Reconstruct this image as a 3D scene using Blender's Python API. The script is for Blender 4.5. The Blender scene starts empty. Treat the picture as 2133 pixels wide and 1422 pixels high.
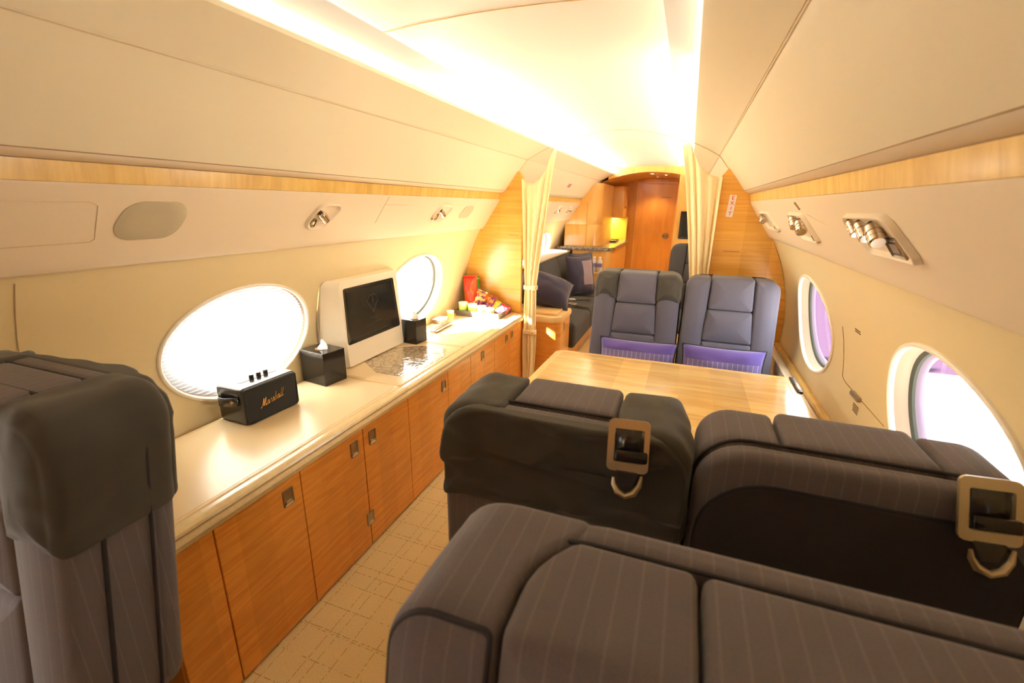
import bpy, bmesh, math, random
from mathutils import Vector, Matrix, noise
random.seed(7)
SC = bpy.context.scene
COL = SC.collection
pi = math.pi

# ------------------------------------------------------------------ materials
def nodes_of(name):
    m = bpy.data.materials.new(name); m.use_nodes = True
    nt = m.node_tree
    return m, nt, nt.nodes['Principled BSDF'], nt.nodes['Material Output']

def N(nt, t, **kw):
    n = nt.nodes.new(t)
    for k, v in kw.items():
        if k in n.inputs: n.inputs[k].default_value = v
        else: setattr(n, k, v)
    return n

def plain(name, col, rough=0.5, metal=0.0, spec=0.5, bump=0.0, bscale=200, sheen=0.0, vary=0.0):
    m, nt, b, out = nodes_of(name)
    b.inputs['Base Color'].default_value = (*col, 1)
    b.inputs['Roughness'].default_value = rough
    b.inputs['Metallic'].default_value = metal
    b.inputs['Specular IOR Level'].default_value = spec
    if sheen: b.inputs['Sheen Weight'].default_value = sheen
    if bump or vary:
        tc = N(nt, 'ShaderNodeTexCoord')
        nz = N(nt, 'ShaderNodeTexNoise'); nz.inputs['Scale'].default_value = bscale; nz.inputs['Detail'].default_value = 3
        nt.links.new(tc.outputs['Object'], nz.inputs['Vector'])
        if bump:
            bp = N(nt, 'ShaderNodeBump'); bp.inputs['Strength'].default_value = bump; bp.inputs['Distance'].default_value = 0.002
            nt.links.new(nz.outputs['Fac'], bp.inputs['Height']); nt.links.new(bp.outputs['Normal'], b.inputs['Normal'])
        if vary:
            mx = N(nt, 'ShaderNodeMixRGB', blend_type='MULTIPLY'); mx.inputs['Fac'].default_value = vary
            mx.inputs['Color1'].default_value = (*col, 1)
            cr = N(nt, 'ShaderNodeValToRGB'); cr.color_ramp.elements[0].position = .35; cr.color_ramp.elements[1].position = .65
            nt.links.new(nz.outputs['Fac'], cr.inputs['Fac']); nt.links.new(cr.outputs['Color'], mx.inputs['Color2'])
            nt.links.new(mx.outputs['Color'], b.inputs['Base Color'])
    return m

def wood(name, c1, c2, grain=(3, 3, 60), block=(0, 0, 0), rough=0.28, blockamt=0.18, coat=0.3):
    """figured maple: grain = noise scale per axis, block = veneer leaf size per axis (0 = none)"""
    m, nt, b, out = nodes_of(name); L = nt.links.new
    tc = N(nt, 'ShaderNodeTexCoord')
    mp = N(nt, 'ShaderNodeMapping'); mp.inputs['Scale'].default_value = grain
    L(tc.outputs['Object'], mp.inputs['Vector'])
    nz = N(nt, 'ShaderNodeTexNoise'); nz.inputs['Scale'].default_value = 1.0; nz.inputs['Detail'].default_value = 5; nz.inputs['Roughness'].default_value = .6
    nz.inputs['Distortion'].default_value = .6
    L(mp.outputs['Vector'], nz.inputs['Vector'])
    cr = N(nt, 'ShaderNodeValToRGB')
    cr.color_ramp.elements[0].position = .3; cr.color_ramp.elements[0].color = (*c1, 1)
    cr.color_ramp.elements[1].position = .68; cr.color_ramp.elements[1].color = (*c2, 1)
    L(nz.outputs['Fac'], cr.inputs['Fac'])
    colsock = cr.outputs['Color']
    if any(block):
        sx = N(nt, 'ShaderNodeSeparateXYZ'); L(tc.outputs['Object'], sx.inputs['Vector'])
        tot = None
        for k, ax in enumerate('XYZ'):
            if not block[k]: continue
            d = N(nt, 'ShaderNodeMath', operation='DIVIDE'); d.inputs[1].default_value = block[k]; L(sx.outputs[ax], d.inputs[0])
            f = N(nt, 'ShaderNodeMath', operation='FLOOR'); L(d.outputs[0], f.inputs[0])
            mu = N(nt, 'ShaderNodeMath', operation='MULTIPLY'); mu.inputs[1].default_value = [7.13, 3.77, 5.31][k]; L(f.outputs[0], mu.inputs[0])
            if tot is None: tot = mu.outputs[0]
            else:
                a = N(nt, 'ShaderNodeMath', operation='ADD'); L(tot, a.inputs[0]); L(mu.outputs[0], a.inputs[1]); tot = a.outputs[0]
        wn = N(nt, 'ShaderNodeTexWhiteNoise', noise_dimensions='1D'); L(tot, wn.inputs['W'])
        mr = N(nt, 'ShaderNodeMapRange'); mr.inputs['To Min'].default_value = 1 - blockamt; mr.inputs['To Max'].default_value = 1 + blockamt
        L(wn.outputs['Value'], mr.inputs['Value'])
        vm = N(nt, 'ShaderNodeVectorMath', operation='SCALE'); L(colsock, vm.inputs[0]); L(mr.outputs['Result'], vm.inputs['Scale'])
        colsock = vm.outputs['Vector']
    L(colsock, b.inputs['Base Color'])
    b.inputs['Roughness'].default_value = rough
    b.inputs['Coat Weight'].default_value = coat; b.inputs['Coat Roughness'].default_value = .15
    return m

def pinstripe(name, base, line, pitch=0.017, amt=.55):
    m, nt, b, out = nodes_of(name); L = nt.links.new
    tc = N(nt, 'ShaderNodeTexCoord'); sx = N(nt, 'ShaderNodeSeparateXYZ'); L(tc.outputs['Object'], sx.inputs['Vector'])
    sn = N(nt, 'ShaderNodeSeparateXYZ'); L(tc.outputs['Normal'], sn.inputs['Vector'])
    ab = N(nt, 'ShaderNodeMath', operation='ABSOLUTE'); L(sn.outputs['X'], ab.inputs[0])
    gt = N(nt, 'ShaderNodeMath', operation='GREATER_THAN'); gt.inputs[1].default_value = .75; L(ab.outputs[0], gt.inputs[0])
    mx = N(nt, 'ShaderNodeMix'); L(gt.outputs[0], mx.inputs[0]); L(sx.outputs['X'], mx.inputs[2]); L(sx.outputs['Y'], mx.inputs[3])
    d = N(nt, 'ShaderNodeMath', operation='DIVIDE'); d.inputs[1].default_value = pitch; L(mx.outputs[0], d.inputs[0])
    fr = N(nt, 'ShaderNodeMath', operation='FRACT'); L(d.outputs[0], fr.inputs[0])
    lt = N(nt, 'ShaderNodeMath', operation='LESS_THAN'); lt.inputs[1].default_value = .11; L(fr.outputs[0], lt.inputs[0])
    nz = N(nt, 'ShaderNodeTexNoise'); nz.inputs['Scale'].default_value = 420; nz.inputs['Detail'].default_value = 2; L(tc.outputs['Object'], nz.inputs['Vector'])
    mr = N(nt, 'ShaderNodeMapRange'); mr.inputs['To Min'].default_value = .82; mr.inputs['To Max'].default_value = 1.18; L(nz.outputs['Fac'], mr.inputs['Value'])
    mu = N(nt, 'ShaderNodeMath', operation='MULTIPLY'); mu.inputs[1].default_value = amt; L(lt.outputs[0], mu.inputs[0])
    mc = N(nt, 'ShaderNodeMixRGB'); mc.inputs['Color1'].default_value = (*base, 1); mc.inputs['Color2'].default_value = (*line, 1); L(mu.outputs[0], mc.inputs['Fac'])
    vm = N(nt, 'ShaderNodeVectorMath', operation='SCALE'); L(mc.outputs['Color'], vm.inputs[0]); L(mr.outputs['Result'], vm.inputs['Scale'])
    L(vm.outputs['Vector'], b.inputs['Base Color'])
    bp = N(nt, 'ShaderNodeBump'); bp.inputs['Strength'].default_value = .25; bp.inputs['Distance'].default_value = .001
    L(nz.outputs['Fac'], bp.inputs['Height']); L(bp.outputs['Normal'], b.inputs['Normal'])
    b.inputs['Roughness'].default_value = .9; b.inputs['Specular IOR Level'].default_value = .2; b.inputs['Sheen Weight'].default_value = .15
    return m

def carpet_mat():
    m, nt, b, out = nodes_of('carpet'); L = nt.links.new
    tc = N(nt, 'ShaderNodeTexCoord'); sx = N(nt, 'ShaderNodeSeparateXYZ'); L(tc.outputs['Object'], sx.inputs['Vector'])
    fine = N(nt, 'ShaderNodeTexNoise'); fine.inputs['Scale'].default_value = 260; fine.inputs['Detail'].default_value = 3; L(tc.outputs['Object'], fine.inputs['Vector'])
    dash = N(nt, 'ShaderNodeTexNoise'); dash.inputs['Scale'].default_value = 75; dash.inputs['Detail'].default_value = 2; L(tc.outputs['Object'], dash.inputs['Vector'])
    tot = None
    for ax, p, off in (('X', .092, .0), ('Y', .094, .03), ('X', .27, .05), ('Y', .24, .1)):
        a = N(nt, 'ShaderNodeMath', operation='ADD'); a.inputs[1].default_value = off + 5; L(sx.outputs[ax], a.inputs[0])
        w = N(nt, 'ShaderNodeMath', operation='MULTIPLY_ADD'); w.inputs[1].default_value = .006; L(dash.outputs['Fac'], w.inputs[0]); L(a.outputs[0], w.inputs[2])
        d = N(nt, 'ShaderNodeMath', operation='DIVIDE'); d.inputs[1].default_value = p; L(w.outputs[0], d.inputs[0])
        f = N(nt, 'ShaderNodeMath', operation='FRACT'); L(d.outputs[0], f.inputs[0])
        lt = N(nt, 'ShaderNodeMath', operation='LESS_THAN'); lt.inputs[1].default_value = .0032 / p; L(f.outputs[0], lt.inputs[0])
        if tot is None: tot = lt.outputs[0]
        else:
            s = N(nt, 'ShaderNodeMath', operation='MAXIMUM'); L(tot, s.inputs[0]); L(lt.outputs[0], s.inputs[1]); tot = s.outputs[0]
    th = N(nt, 'ShaderNodeMath', operation='GREATER_THAN'); th.inputs[1].default_value = .47; L(dash.outputs['Fac'], th.inputs[0])
    mk = N(nt, 'ShaderNodeMath', operation='MULTIPLY'); L(tot, mk.inputs[0]); L(th.outputs[0], mk.inputs[1])
    mk2 = N(nt, 'ShaderNodeMath', operation='MULTIPLY'); mk2.inputs[1].default_value = .8; L(mk.outputs[0], mk2.inputs[0])
    mc = N(nt, 'ShaderNodeMixRGB'); mc.inputs['Color1'].default_value = (.74, .57, .29, 1); mc.inputs['Color2'].default_value = (.44, .29, .085, 1); L(mk2.outputs[0], mc.inputs['Fac'])
    mr = N(nt, 'ShaderNodeMapRange'); mr.inputs['To Min'].default_value = .75; mr.inputs['To Max'].default_value = 1.25; L(fine.outputs['Fac'], mr.inputs['Value'])
    vm = N(nt, 'ShaderNodeVectorMath', operation='SCALE'); L(mc.outputs['Color'], vm.inputs[0]); L(mr.outputs['Result'], vm.inputs['Scale'])
    L(vm.outputs['Vector'], b.inputs['Base Color'])
    bp = N(nt, 'ShaderNodeBump'); bp.inputs['Strength'].default_value = .5; bp.inputs['Distance'].default_value = .003
    L(fine.outputs['Fac'], bp.inputs['Height']); L(bp.outputs['Normal'], b.inputs['Normal'])
    b.inputs['Roughness'].default_value = 1; b.inputs['Specular IOR Level'].default_value = .1
    return m

def emit(name, col, s):
    m, nt, b, out = nodes_of(name)
    e = N(nt, 'ShaderNodeEmission'); e.inputs['Color'].default_value = (*col, 1); e.inputs['Strength'].default_value = s
    nt.links.new(e.outputs[0], out.inputs['Surface']); nt.nodes.remove(b)
    return m

def pane_glass(name):
    m, nt, b, out = nodes_of(name); L = nt.links.new
    t = N(nt, 'ShaderNodeBsdfTransparent'); g = N(nt, 'ShaderNodeBsdfGlossy'); g.inputs['Roughness'].default_value = .02
    mx = N(nt, 'ShaderNodeMixShader'); mx.inputs['Fac'].default_value = .05
    L(t.outputs[0], mx.inputs[1]); L(g.outputs[0], mx.inputs[2]); L(mx.outputs[0], out.inputs['Surface']); nt.nodes.remove(b)
    return m

def hammered(name):
    m, nt, b, out = nodes_of(name); L = nt.links.new
    tc = N(nt, 'ShaderNodeTexCoord')
    vo = N(nt, 'ShaderNodeTexVoronoi', feature='DISTANCE_TO_EDGE'); vo.inputs['Scale'].default_value = 30; L(tc.outputs['Object'], vo.inputs['Vector'])
    cr = N(nt, 'ShaderNodeValToRGB'); cr.color_ramp.elements[0].position = 0; cr.color_ramp.elements[0].color = (.30, .22, .12, 1)
    cr.color_ramp.elements[1].position = .12; cr.color_ramp.elements[1].color = (.62, .50, .33, 1); L(vo.outputs['Distance'], cr.inputs['Fac'])
    L(cr.outputs['Color'], b.inputs['Base Color'])
    bp = N(nt, 'ShaderNodeBump'); bp.inputs['Strength'].default_value = .9; bp.inputs['Distance'].default_value = .004
    L(vo.outputs['Distance'], bp.inputs['Height']); L(bp.outputs['Normal'], b.inputs['Normal'])
    b.inputs['Roughness'].default_value = .12; b.inputs['Metallic'].default_value = .3; b.inputs['Coat Weight'].default_value = .5
    return m

def speckle_stone(name):
    m, nt, b, out = nodes_of(name); L = nt.links.new
    tc = N(nt, 'ShaderNodeTexCoord'); nz = N(nt, 'ShaderNodeTexNoise'); nz.inputs['Scale'].default_value = 40; nz.inputs['Detail'].default_value = 6
    L(tc.outputs['Object'], nz.inputs['Vector'])
    cr = N(nt, 'ShaderNodeValToRGB'); cr.color_ramp.elements[0].position = .4; cr.color_ramp.elements[0].color = (.08, .06, .04, 1)
    cr.color_ramp.elements[1].position = .62; cr.color_ramp.elements[1].color = (.38, .32, .24, 1); L(nz.outputs['Fac'], cr.inputs['Fac'])
    L(cr.outputs['Color'], b.inputs['Base Color']); b.inputs['Roughness'].default_value = .1
    return m

def print_bag(name, cols, scale=18):
    m, nt, b, out = nodes_of(name); L = nt.links.new
    tc = N(nt, 'ShaderNodeTexCoord'); nz = N(nt, 'ShaderNodeTexVoronoi'); nz.inputs['Scale'].default_value = scale
    L(tc.outputs['Object'], nz.inputs['Vector'])
    sp = N(nt, 'ShaderNodeSeparateColor'); L(nz.outputs['Color'], sp.inputs['Color'])
    cr = N(nt, 'ShaderNodeValToRGB'); cr.color_ramp.interpolation = 'CONSTANT'
    while len(cr.color_ramp.elements) < len(cols): cr.color_ramp.elements.new(.5)
    for i, c in enumerate(cols):
        cr.color_ramp.elements[i].position = i / len(cols) * .9; cr.color_ramp.elements[i].color = (*c, 1)
    L(sp.outputs['Red'], cr.inputs['Fac']); L(cr.outputs['Color'], b.inputs['Base Color']); b.inputs['Roughness'].default_value = .25
    return m

M = {}
M['cream'] = plain('cream_panel', (.72, .585, .325), .55, bump=.08, bscale=500)
M['valance'] = plain('valance_panel', (.77, .68, .48), .5, bump=.05, bscale=500)
M['psu'] = plain('service_panel', (.75, .615, .43), .5, bump=.05, bscale=500)
M['ceiling'] = plain('ceiling_panel', (.87, .83, .75), .5)
M['skin'] = plain('outer_skin', (.6, .6, .6), .6)
M['oval'] = plain('speaker_cloth', (.50, .42, .27), .9, bump=.3, bscale=900)
M['groove_shadow'] = plain('groove_shadow', (.30, .20, .09), .8)
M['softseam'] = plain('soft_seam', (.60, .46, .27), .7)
M['maple'] = wood('maple_bulkhead', (.66, .30, .04), (.82, .45, .085), grain=(2.2, 2.2, 55), block=(.16, 0, 0), blockamt=.07)
M['cabwood'] = wood('maple_cabinet', (.62, .215, .026), (.80, .34, .06), grain=(5, 5, 70), block=(0, .105, 0), blockamt=.08)
M['strip'] = wood('maple_strip', (.60, .35, .07), (.80, .54, .145), grain=(4, 26, 4), rough=.35, coat=.2)
M['table'] = wood('maple_table', (.58, .345, .10), (.74, .52, .20), grain=(3, 22, 3), block=(.128, .30, 0), blockamt=.15, rough=.22)
M['tableedge'] = wood('maple_edge', (.72, .45, .17), (.85, .58, .26), grain=(3, 3, 3))
M['doorwood'] = wood('maple_door', (.48, .17, .022), (.62, .27, .05), grain=(6, 6, 1.5), block=(.14, 0, 0), blockamt=.05)
M['galley'] = wood('maple_galley', (.60, .29, .06), (.75, .42, .11), grain=(6, 6, 1.5))
M['leather'] = plain('counter_leather', (.78, .62, .38), .24, bump=.04, bscale=600)
M['bull'] = wood('bullnose_maple', (.70, .54, .28), (.77, .61, .34), grain=(40, 40, 40), rough=.25)
M['edgeband'] = wood('edge_band', (.52, .37, .16), (.60, .44, .20), grain=(60, 60, 60), rough=.4)
M['carpet'] = carpet_mat()
M['fabric'] = pinstripe('seat_fabric', (.145, .125, .132), (.29, .255, .26), pitch=.024, amt=.20)
M['fabricfar'] = pinstripe('seat_fabric_soft', (.122, .116, .150), (.19, .18, .22), pitch=.010, amt=.4)
M['cover'] = plain('cover_fabric', (.058, .052, .042), .95, bump=.35, bscale=700, sheen=.2)
M['backdark'] = plain('seat_back_dark', (.045, .036, .036), .95, bump=.3, bscale=600)
M['piping'] = plain('piping', (.022, .02, .028), .7)
M['sofa'] = plain('sofa_fabric', (.055, .050, .047), .95, bump=.3, bscale=500)
M['tan'] = plain('tan_leather', (.60, .42, .18), .45)
M['beige'] = plain('beige_leather', (.52, .44, .33), .5)
M['purple'] = plain('purple_velvet', (.105, .065, .30), .85, sheen=.4, bump=.2, bscale=500)
M['darkpurple'] = plain('dark_purple_velvet', (.022, .015, .042), .8, sheen=.25, bump=.2, bscale=300)
M['lilac'] = pinstripe('lilac_stripe', (.20, .17, .38), (.50, .46, .62), pitch=.024, amt=.8)
M['mauve'] = plain('mauve_silk', (.26, .18, .20), .6, sheen=.3)
M['curtain'] = plain('curtain_cloth', (.88, .73, .43), .85, bump=.2, bscale=600, sheen=.2)
M['black'] = plain('black_lacquer', (.016, .013, .011), .12, spec=.5)
M['blackmat'] = plain('black_vinyl', (.018, .015, .013), .2, spec=.9)
M['grille'] = plain('speaker_grille', (.012, .011, .010), .8, bump=.6, bscale=1500)
M['screen'] = plain('screen_glass', (.018, .017, .015), .08)
M['logo'] = plain('screen_logo', (.06, .055, .048), .3)
M['monitor'] = plain('monitor_case', (.84, .74, .55), .35)
M['paper'] = plain('tissue_paper', (.9, .88, .86), .8)
M['gold'] = plain('gold', (.85, .52, .16), .25, metal=1)
M['chrome'] = plain('chrome', (.72, .64, .54), .12, metal=1)
M['pewter'] = plain('pewter', (.36, .29, .21), .28, metal=1)
M['nickel'] = plain('satin_nickel', (.66, .55, .36), .3, metal=.85)
M['dark'] = plain('dark_metal', (.05, .04, .03), .35, metal=.5)
M['white'] = plain('white_plastic', (.85, .83, .78), .35)
M['reveal'] = plain('window_reveal', (.34, .24, .16), .6)
M['gasket'] = plain('window_gasket', (.065, .075, .058), .6)
M['lavrim'] = plain('window_acrylic_edge', (.26, .21, .29), .4)
M['bezel'] = plain('window_bezel', (.88, .82, .70), .3)
M['pane'] = pane_glass('window_pane')
M['red'] = plain('sign_red', (.62, .02, .02), .4)
M['signwhite'] = plain('sign_white', (.85, .78, .70), .4)
M['ink'] = plain('ink_brown', (.22, .12, .05), .6)
M['hammer'] = hammered('hammered_glass')
M['stone'] = speckle_stone('galley_stone')
M['olive'] = plain('galley_splash', (.52, .38, .05), .35)
M['cove'] = emit('cove_lamp', (1, .90, .70), 180)
M['covedim'] = emit('cove_lamp_dim', (1, .90, .68), 30)
M['spot'] = emit('downlight_lamp', (1, .85, .62), 14)
M['green'] = plain('green_card', (.05, .36, .06), .35)
M['redbag'] = print_bag('red_foil', [(.75, .05, .02), (.80, .09, .02), (.70, .04, .02), (.82, .14, .03)], 9)
M['mixbag'] = print_bag('printed_foil', [(.72, .25, .05), (.12, .02, .05), (.80, .55, .1), (.55, .05, .04)], 40)
M['brownbag'] = print_bag('orange_brown_foil', [(.62, .16, .03), (.36, .05, .03), (.75, .28, .05), (.20, .05, .16)], 45)
M['yellowbag'] = print_bag('yellow_foil', [(.85, .58, .02), (.85, .50, .02), (.80, .62, .05), (.85, .30, .02)], 22)
M['crimsonbag'] = print_bag('crimson_foil', [(.72, .03, .04), (.75, .05, .08), (.68, .02, .03), (.30, .02, .18)], 30)
M['bluebag'] = print_bag('turquoise_foil', [(.05, .45, .55), (.06, .12, .40), (.3, .65, .65), (.08, .1, .3)], 60)
M['cup'] = plain('pale_yellow_cup', (.86, .78, .42), .4)
M['lime'] = plain('lime_label', (.55, .75, .12), .4)
M['traym'] = plain('dark_tray', (.12, .095, .075), .35)
M['plasticclear'] = plain('bottle_plastic', (.62, .55, .50), .15)
def shade_mat():
    m, nt, b, out = nodes_of('pleated_shade_cloth'); L = nt.links.new
    t = N(nt, 'ShaderNodeBsdfTranslucent'); t.inputs['Color'].default_value = (.36, .355, .34, 1)
    d = N(nt, 'ShaderNodeBsdfDiffuse'); d.inputs['Color'].default_value = (.8, .78, .74, 1)
    mx = N(nt, 'ShaderNodeMixShader'); mx.inputs['Fac'].default_value = .25
    L(t.outputs[0], mx.inputs[1]); L(d.outputs[0], mx.inputs[2]); L(mx.outputs[0], out.inputs['Surface']); nt.nodes.remove(b)
    return m
M['shade'] = shade_mat()
M['apron'] = plain('pale_concrete', (.55, .53, .52), .9)
M['asphalt'] = plain('mauve_asphalt', (.028, .0165, .030), 1.0, spec=0.0)

# ------------------------------------------------------------------ object helpers
def link(o):
    COL.objects.link(o); return o

def mesh_obj(name, bm, mat, parent=None, smooth=True, world=True, sharp=35):
    bmesh.ops.recalc_face_normals(bm, faces=bm.faces)
    me = bpy.data.meshes.new(name); bm.to_mesh(me); bm.free()
    if smooth:
        for p in me.polygons: p.use_smooth = True
        try: me.set_sharp_from_angle(angle=math.radians(sharp))
        except Exception: pass
    o = bpy.data.objects.new(name, me)
    if mat is not None: me.materials.append(M[mat] if isinstance(mat, str) else mat)
    link(o)
    if parent is not None:
        o.parent = parent
        if world: o.matrix_parent_inverse = parent.matrix_world.inverted()
    return o

def tag(o, label=None, cat=None, group=None, kind=None):
    if label: o['label'] = label
    if cat: o['category'] = cat
    if group: o['group'] = group
    if kind: o['kind'] = kind
    return o

def thing(name, label, cat, loc=(0, 0, 0), rz=0, group=None):
    o = bpy.data.objects.new(name, None); link(o)
    o.location = loc; o.rotation_euler = (0, 0, rz); o.empty_display_size = .05
    o.matrix_world = Matrix.Translation(loc) @ Matrix.Rotation(rz, 4, 'Z')
    return tag(o, label, cat, group)

def struct(name, bm, mat, parent=None, smooth=True, label=None, cat='structure', sharp=35):
    o = mesh_obj(name, bm, mat, parent, smooth, sharp=sharp)
    if parent is None: tag(o, label, cat, kind='structure')
    return o

def copy_tree(o, parent=None):
    c = o.copy(); COL.objects.link(c)
    if parent is not None: c.parent = parent
    for ch in list(o.children): copy_tree(ch, c)
    return c

# ------------------------------------------------------------------ mesh helpers
def box(bm, lo, hi, bev=0.0, seg=2):
    r = bmesh.ops.create_cube(bm, size=1)
    vs = r['verts']
    c = [(a + b) / 2 for a, b in zip(lo, hi)]; s = [b - a for a, b in zip(lo, hi)]
    for v in vs: v.co = Vector((v.co.x * s[0] + c[0], v.co.y * s[1] + c[1], v.co.z * s[2] + c[2]))
    if bev > 0:
        es = set()
        for v in vs:
            for e in v.link_edges: es.add(e)
        bmesh.ops.bevel(bm, geom=list(es), offset=bev, segments=seg, profile=.5, affect='EDGES')

def BOX(lo, hi, bev=0.0, seg=2):
    bm = bmesh.new(); box(bm, lo, hi, bev, seg); return bm

def rpoly(corners, inset=0.0, seg=6, m=3):
    """rounded convex polygon (CCW list of (x, z, r)) offset inwards by inset"""
    n = len(corners); P = [Vector((c[0], c[1])) for c in corners]
    lines = []
    for i in range(n):
        a, b = P[i], P[(i + 1) % n]; d = (b - a).normalized(); nn = Vector((-d.y, d.x))
        lines.append((a + nn * inset, d))
    Q = []
    for i in range(n):
        (a, d), (b, e) = lines[i - 1], lines[i]
        den = d.x * e.y - d.y * e.x
        if abs(den) < 1e-9: Q.append(b); continue
        t = ((b.x - a.x) * e.y - (b.y - a.y) * e.x) / den
        Q.append(a + d * t)
    arcs = []
    for i in range(n):
        q = Q[i]; d0 = (Q[i - 1] - q); d1 = (Q[(i + 1) % n] - q)
        l0, l1 = d0.length, d1.length; d0.normalize(); d1.normalize()
        r = max(corners[i][2] - inset, .0015)
        half = max(.05, d0.angle(d1) / 2); tl = min(r / math.tan(half), l0 * .48, l1 * .48); r = tl * math.tan(half)
        cen = q + (d0 + d1).normalized() * (r / math.sin(half))
        s = q + d0 * tl; e = q + d1 * tl
        a0 = math.atan2(s.y - cen.y, s.x - cen.x); a1 = math.atan2(e.y - cen.y, e.x - cen.x)
        while a1 < a0: a1 += 2 * pi
        if a1 - a0 > pi: a1 -= 2 * pi
        arcs.append([Vector((cen.x + r * math.cos(a0 + (a1 - a0) * k / seg), cen.y + r * math.sin(a0 + (a1 - a0) * k / seg))) for k in range(seg + 1)])
    pts = []
    for i in range(n):
        pts += arcs[i]
        a, b = arcs[i][-1], arcs[(i + 1) % n][0]
        for k in range(1, m): pts.append(a.lerp(b, k / m))
    return pts

def inrad(corners):
    xs = [c[0] for c in corners]; zs = [c[1] for c in corners]
    return min(max(xs) - min(xs), max(zs) - min(zs)) / 2

def loft(bm, corners, prof, seg=6, m=3, place=None, close=True):
    """rings of rpoly(corners, inset) at depth y for (y, inset) in prof; place maps (x, y, z)"""
    rings = []
    for y, i in prof:
        pts = rpoly(corners, i, seg, m)
        rings.append([bm.verts.new(place(p.x, y, p.y) if place else (p.x, y, p.y)) for p in pts])
    k = len(rings[0])
    for a, b in zip(rings, rings[1:]):
        for j in range(k):
            bm.faces.new((a[j], a[(j + 1) % k], b[(j + 1) % k], b[j]))
    if close:
        bm.faces.new(rings[0]); bm.faces.new(list(reversed(rings[-1])))
    return rings

def cushion_prof(corners, yf, yb, r, bf=0.0, bb=0.0, n=4):
    """profile of a soft slab from y=yf (front) to y=yb (back), edge radius r, front/back bulge"""
    im = max(inrad(corners) * .86, r * 1.02)
    pr = []
    for t in (1, .6, .3, .12):
        pr.append((yf - bf * (1 - (1 - t) ** 2), r + (im - r) * t))
    for k in range(n + 1):
        a = pi / 2 * k / n; pr.append((yf + r * (1 - math.cos(a)), r * (1 - math.sin(a))))
    for k in range(1, 6):
        pr.append((yf + r + (yb - yf - 2 * r) * k / 6, 0.0))
    for k in range(n + 1):
        a = pi / 2 * (1 - k / n); pr.append((yb - r * (1 - math.cos(a)), r * (1 - math.sin(a))))
    for t in (.12, .3, .6, 1):
        pr.append((yb + bb * (1 - (1 - t) ** 2), r + (im - r) * t))
    return pr

def cushion(bm, corners, yf, yb, r, bf=0.0, bb=0.0, seg=6, m=4, place=None):
    return loft(bm, corners, cushion_prof(corners, yf, yb, r, bf, bb), seg, m, place)

def rect(x0, z0, x1, z1, r):
    if not isinstance(r, (tuple, list)): r = (r,) * 4
    return [(x0, z0, r[0]), (x1, z0, r[1]), (x1, z1, r[2]), (x0, z1, r[3])]

def tube(bm, pts, rad, n=8, closed=False, caps=True):
    pts = [Vector(p) for p in pts]; k = len(pts); rings = []
    up = None
    for i, p in enumerate(pts):
        if closed: t = pts[(i + 1) % k] - pts[i - 1]
        else: t = pts[min(i + 1, k - 1)] - pts[max(i - 1, 0)]
        t.normalize()
        if up is None:
            up = Vector((0, 0, 1)) if abs(t.z) < .9 else Vector((1, 0, 0))
        u = (up - t * up.dot(t)); u.normalize(); v = t.cross(u); up = u
        rr = rad[i] if isinstance(rad, (list, tuple)) else rad
        rings.append([bm.verts.new(p + (u * math.cos(2 * pi * j / n) + v * math.sin(2 * pi * j / n)) * rr) for j in range(n)])
    for i in range(k if closed else k - 1):
        a, b = rings[i], rings[(i + 1) % k]
        for j in range(n): bm.faces.new((a[j], a[(j + 1) % n], b[(j + 1) % n], b[j]))
    if not closed and caps:
        bm.faces.new(list(reversed(rings[0]))); bm.faces.new(rings[-1])

def lathe(bm, prof, n=24, place=None):
    """prof = list of (r, z)"""
    rings = []
    for r, z in prof:
        rings.append([bm.verts.new(place(r * math.cos(2 * pi * j / n), r * math.sin(2 * pi * j / n), z) if place else (r * math.cos(2 * pi * j / n), r * math.sin(2 * pi * j / n), z)) for j in range(n)])
    for a, b in zip(rings, rings[1:]):
        for j in range(n): bm.faces.new((a[j], a[(j + 1) % n], b[(j + 1) % n], b[j]))
    bm.faces.new(list(reversed(rings[0]))); bm.faces.new(rings[-1])

def sweep_y(bm, prof, y0, y1, ny=1, closed=False):
    """extrude an (x, z) profile along y"""
    rows = []
    for i in range(ny + 1):
        y = y0 + (y1 - y0) * i / ny
        rows.append([bm.verts.new((x, y, z)) for x, z in prof])
    k = len(prof)
    for a, b in zip(rows, rows[1:]):
        for j in range(k if closed else k - 1): bm.faces.new((a[j], a[(j + 1) % k], b[(j + 1) % k], b[j]))
    if closed:
        bm.faces.new(rows[0]); bm.faces.new(list(reversed(rows[-1])))

def grid(bm, fn, nu, nv):
    V = [[bm.verts.new(fn(i / nu, j / nv)) for j in range(nv + 1)] for i in range(nu + 1)]
    for i in range(nu):
        for j in range(nv): bm.faces.new((V[i][j], V[i + 1][j], V[i + 1][j + 1], V[i][j + 1]))
    return V

def text_mesh(txt, size, mat, name, mw, parent=None, extrude=.0008, align='CENTER'):
    cu = bpy.data.curves.new(name, 'FONT'); cu.body = txt; cu.size = size; cu.extrude = extrude
    cu.align_x = align; cu.align_y = 'CENTER'
    tmp = bpy.data.objects.new(name + '_src', cu); COL.objects.link(tmp)
    dg = bpy.context.evaluated_depsgraph_get(); dg.update()
    me = bpy.data.meshes.new_from_object(tmp.evaluated_get(dg)); me.name = name
    bpy.data.objects.remove(tmp)
    me.transform(mw)
    me.materials.clear(); me.materials.append(M[mat])
    o = bpy.data.objects.new(name, me); link(o)
    if parent is not None:
        o.parent = parent; o.matrix_parent_inverse = parent.matrix_world.inverted()
    return o

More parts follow.
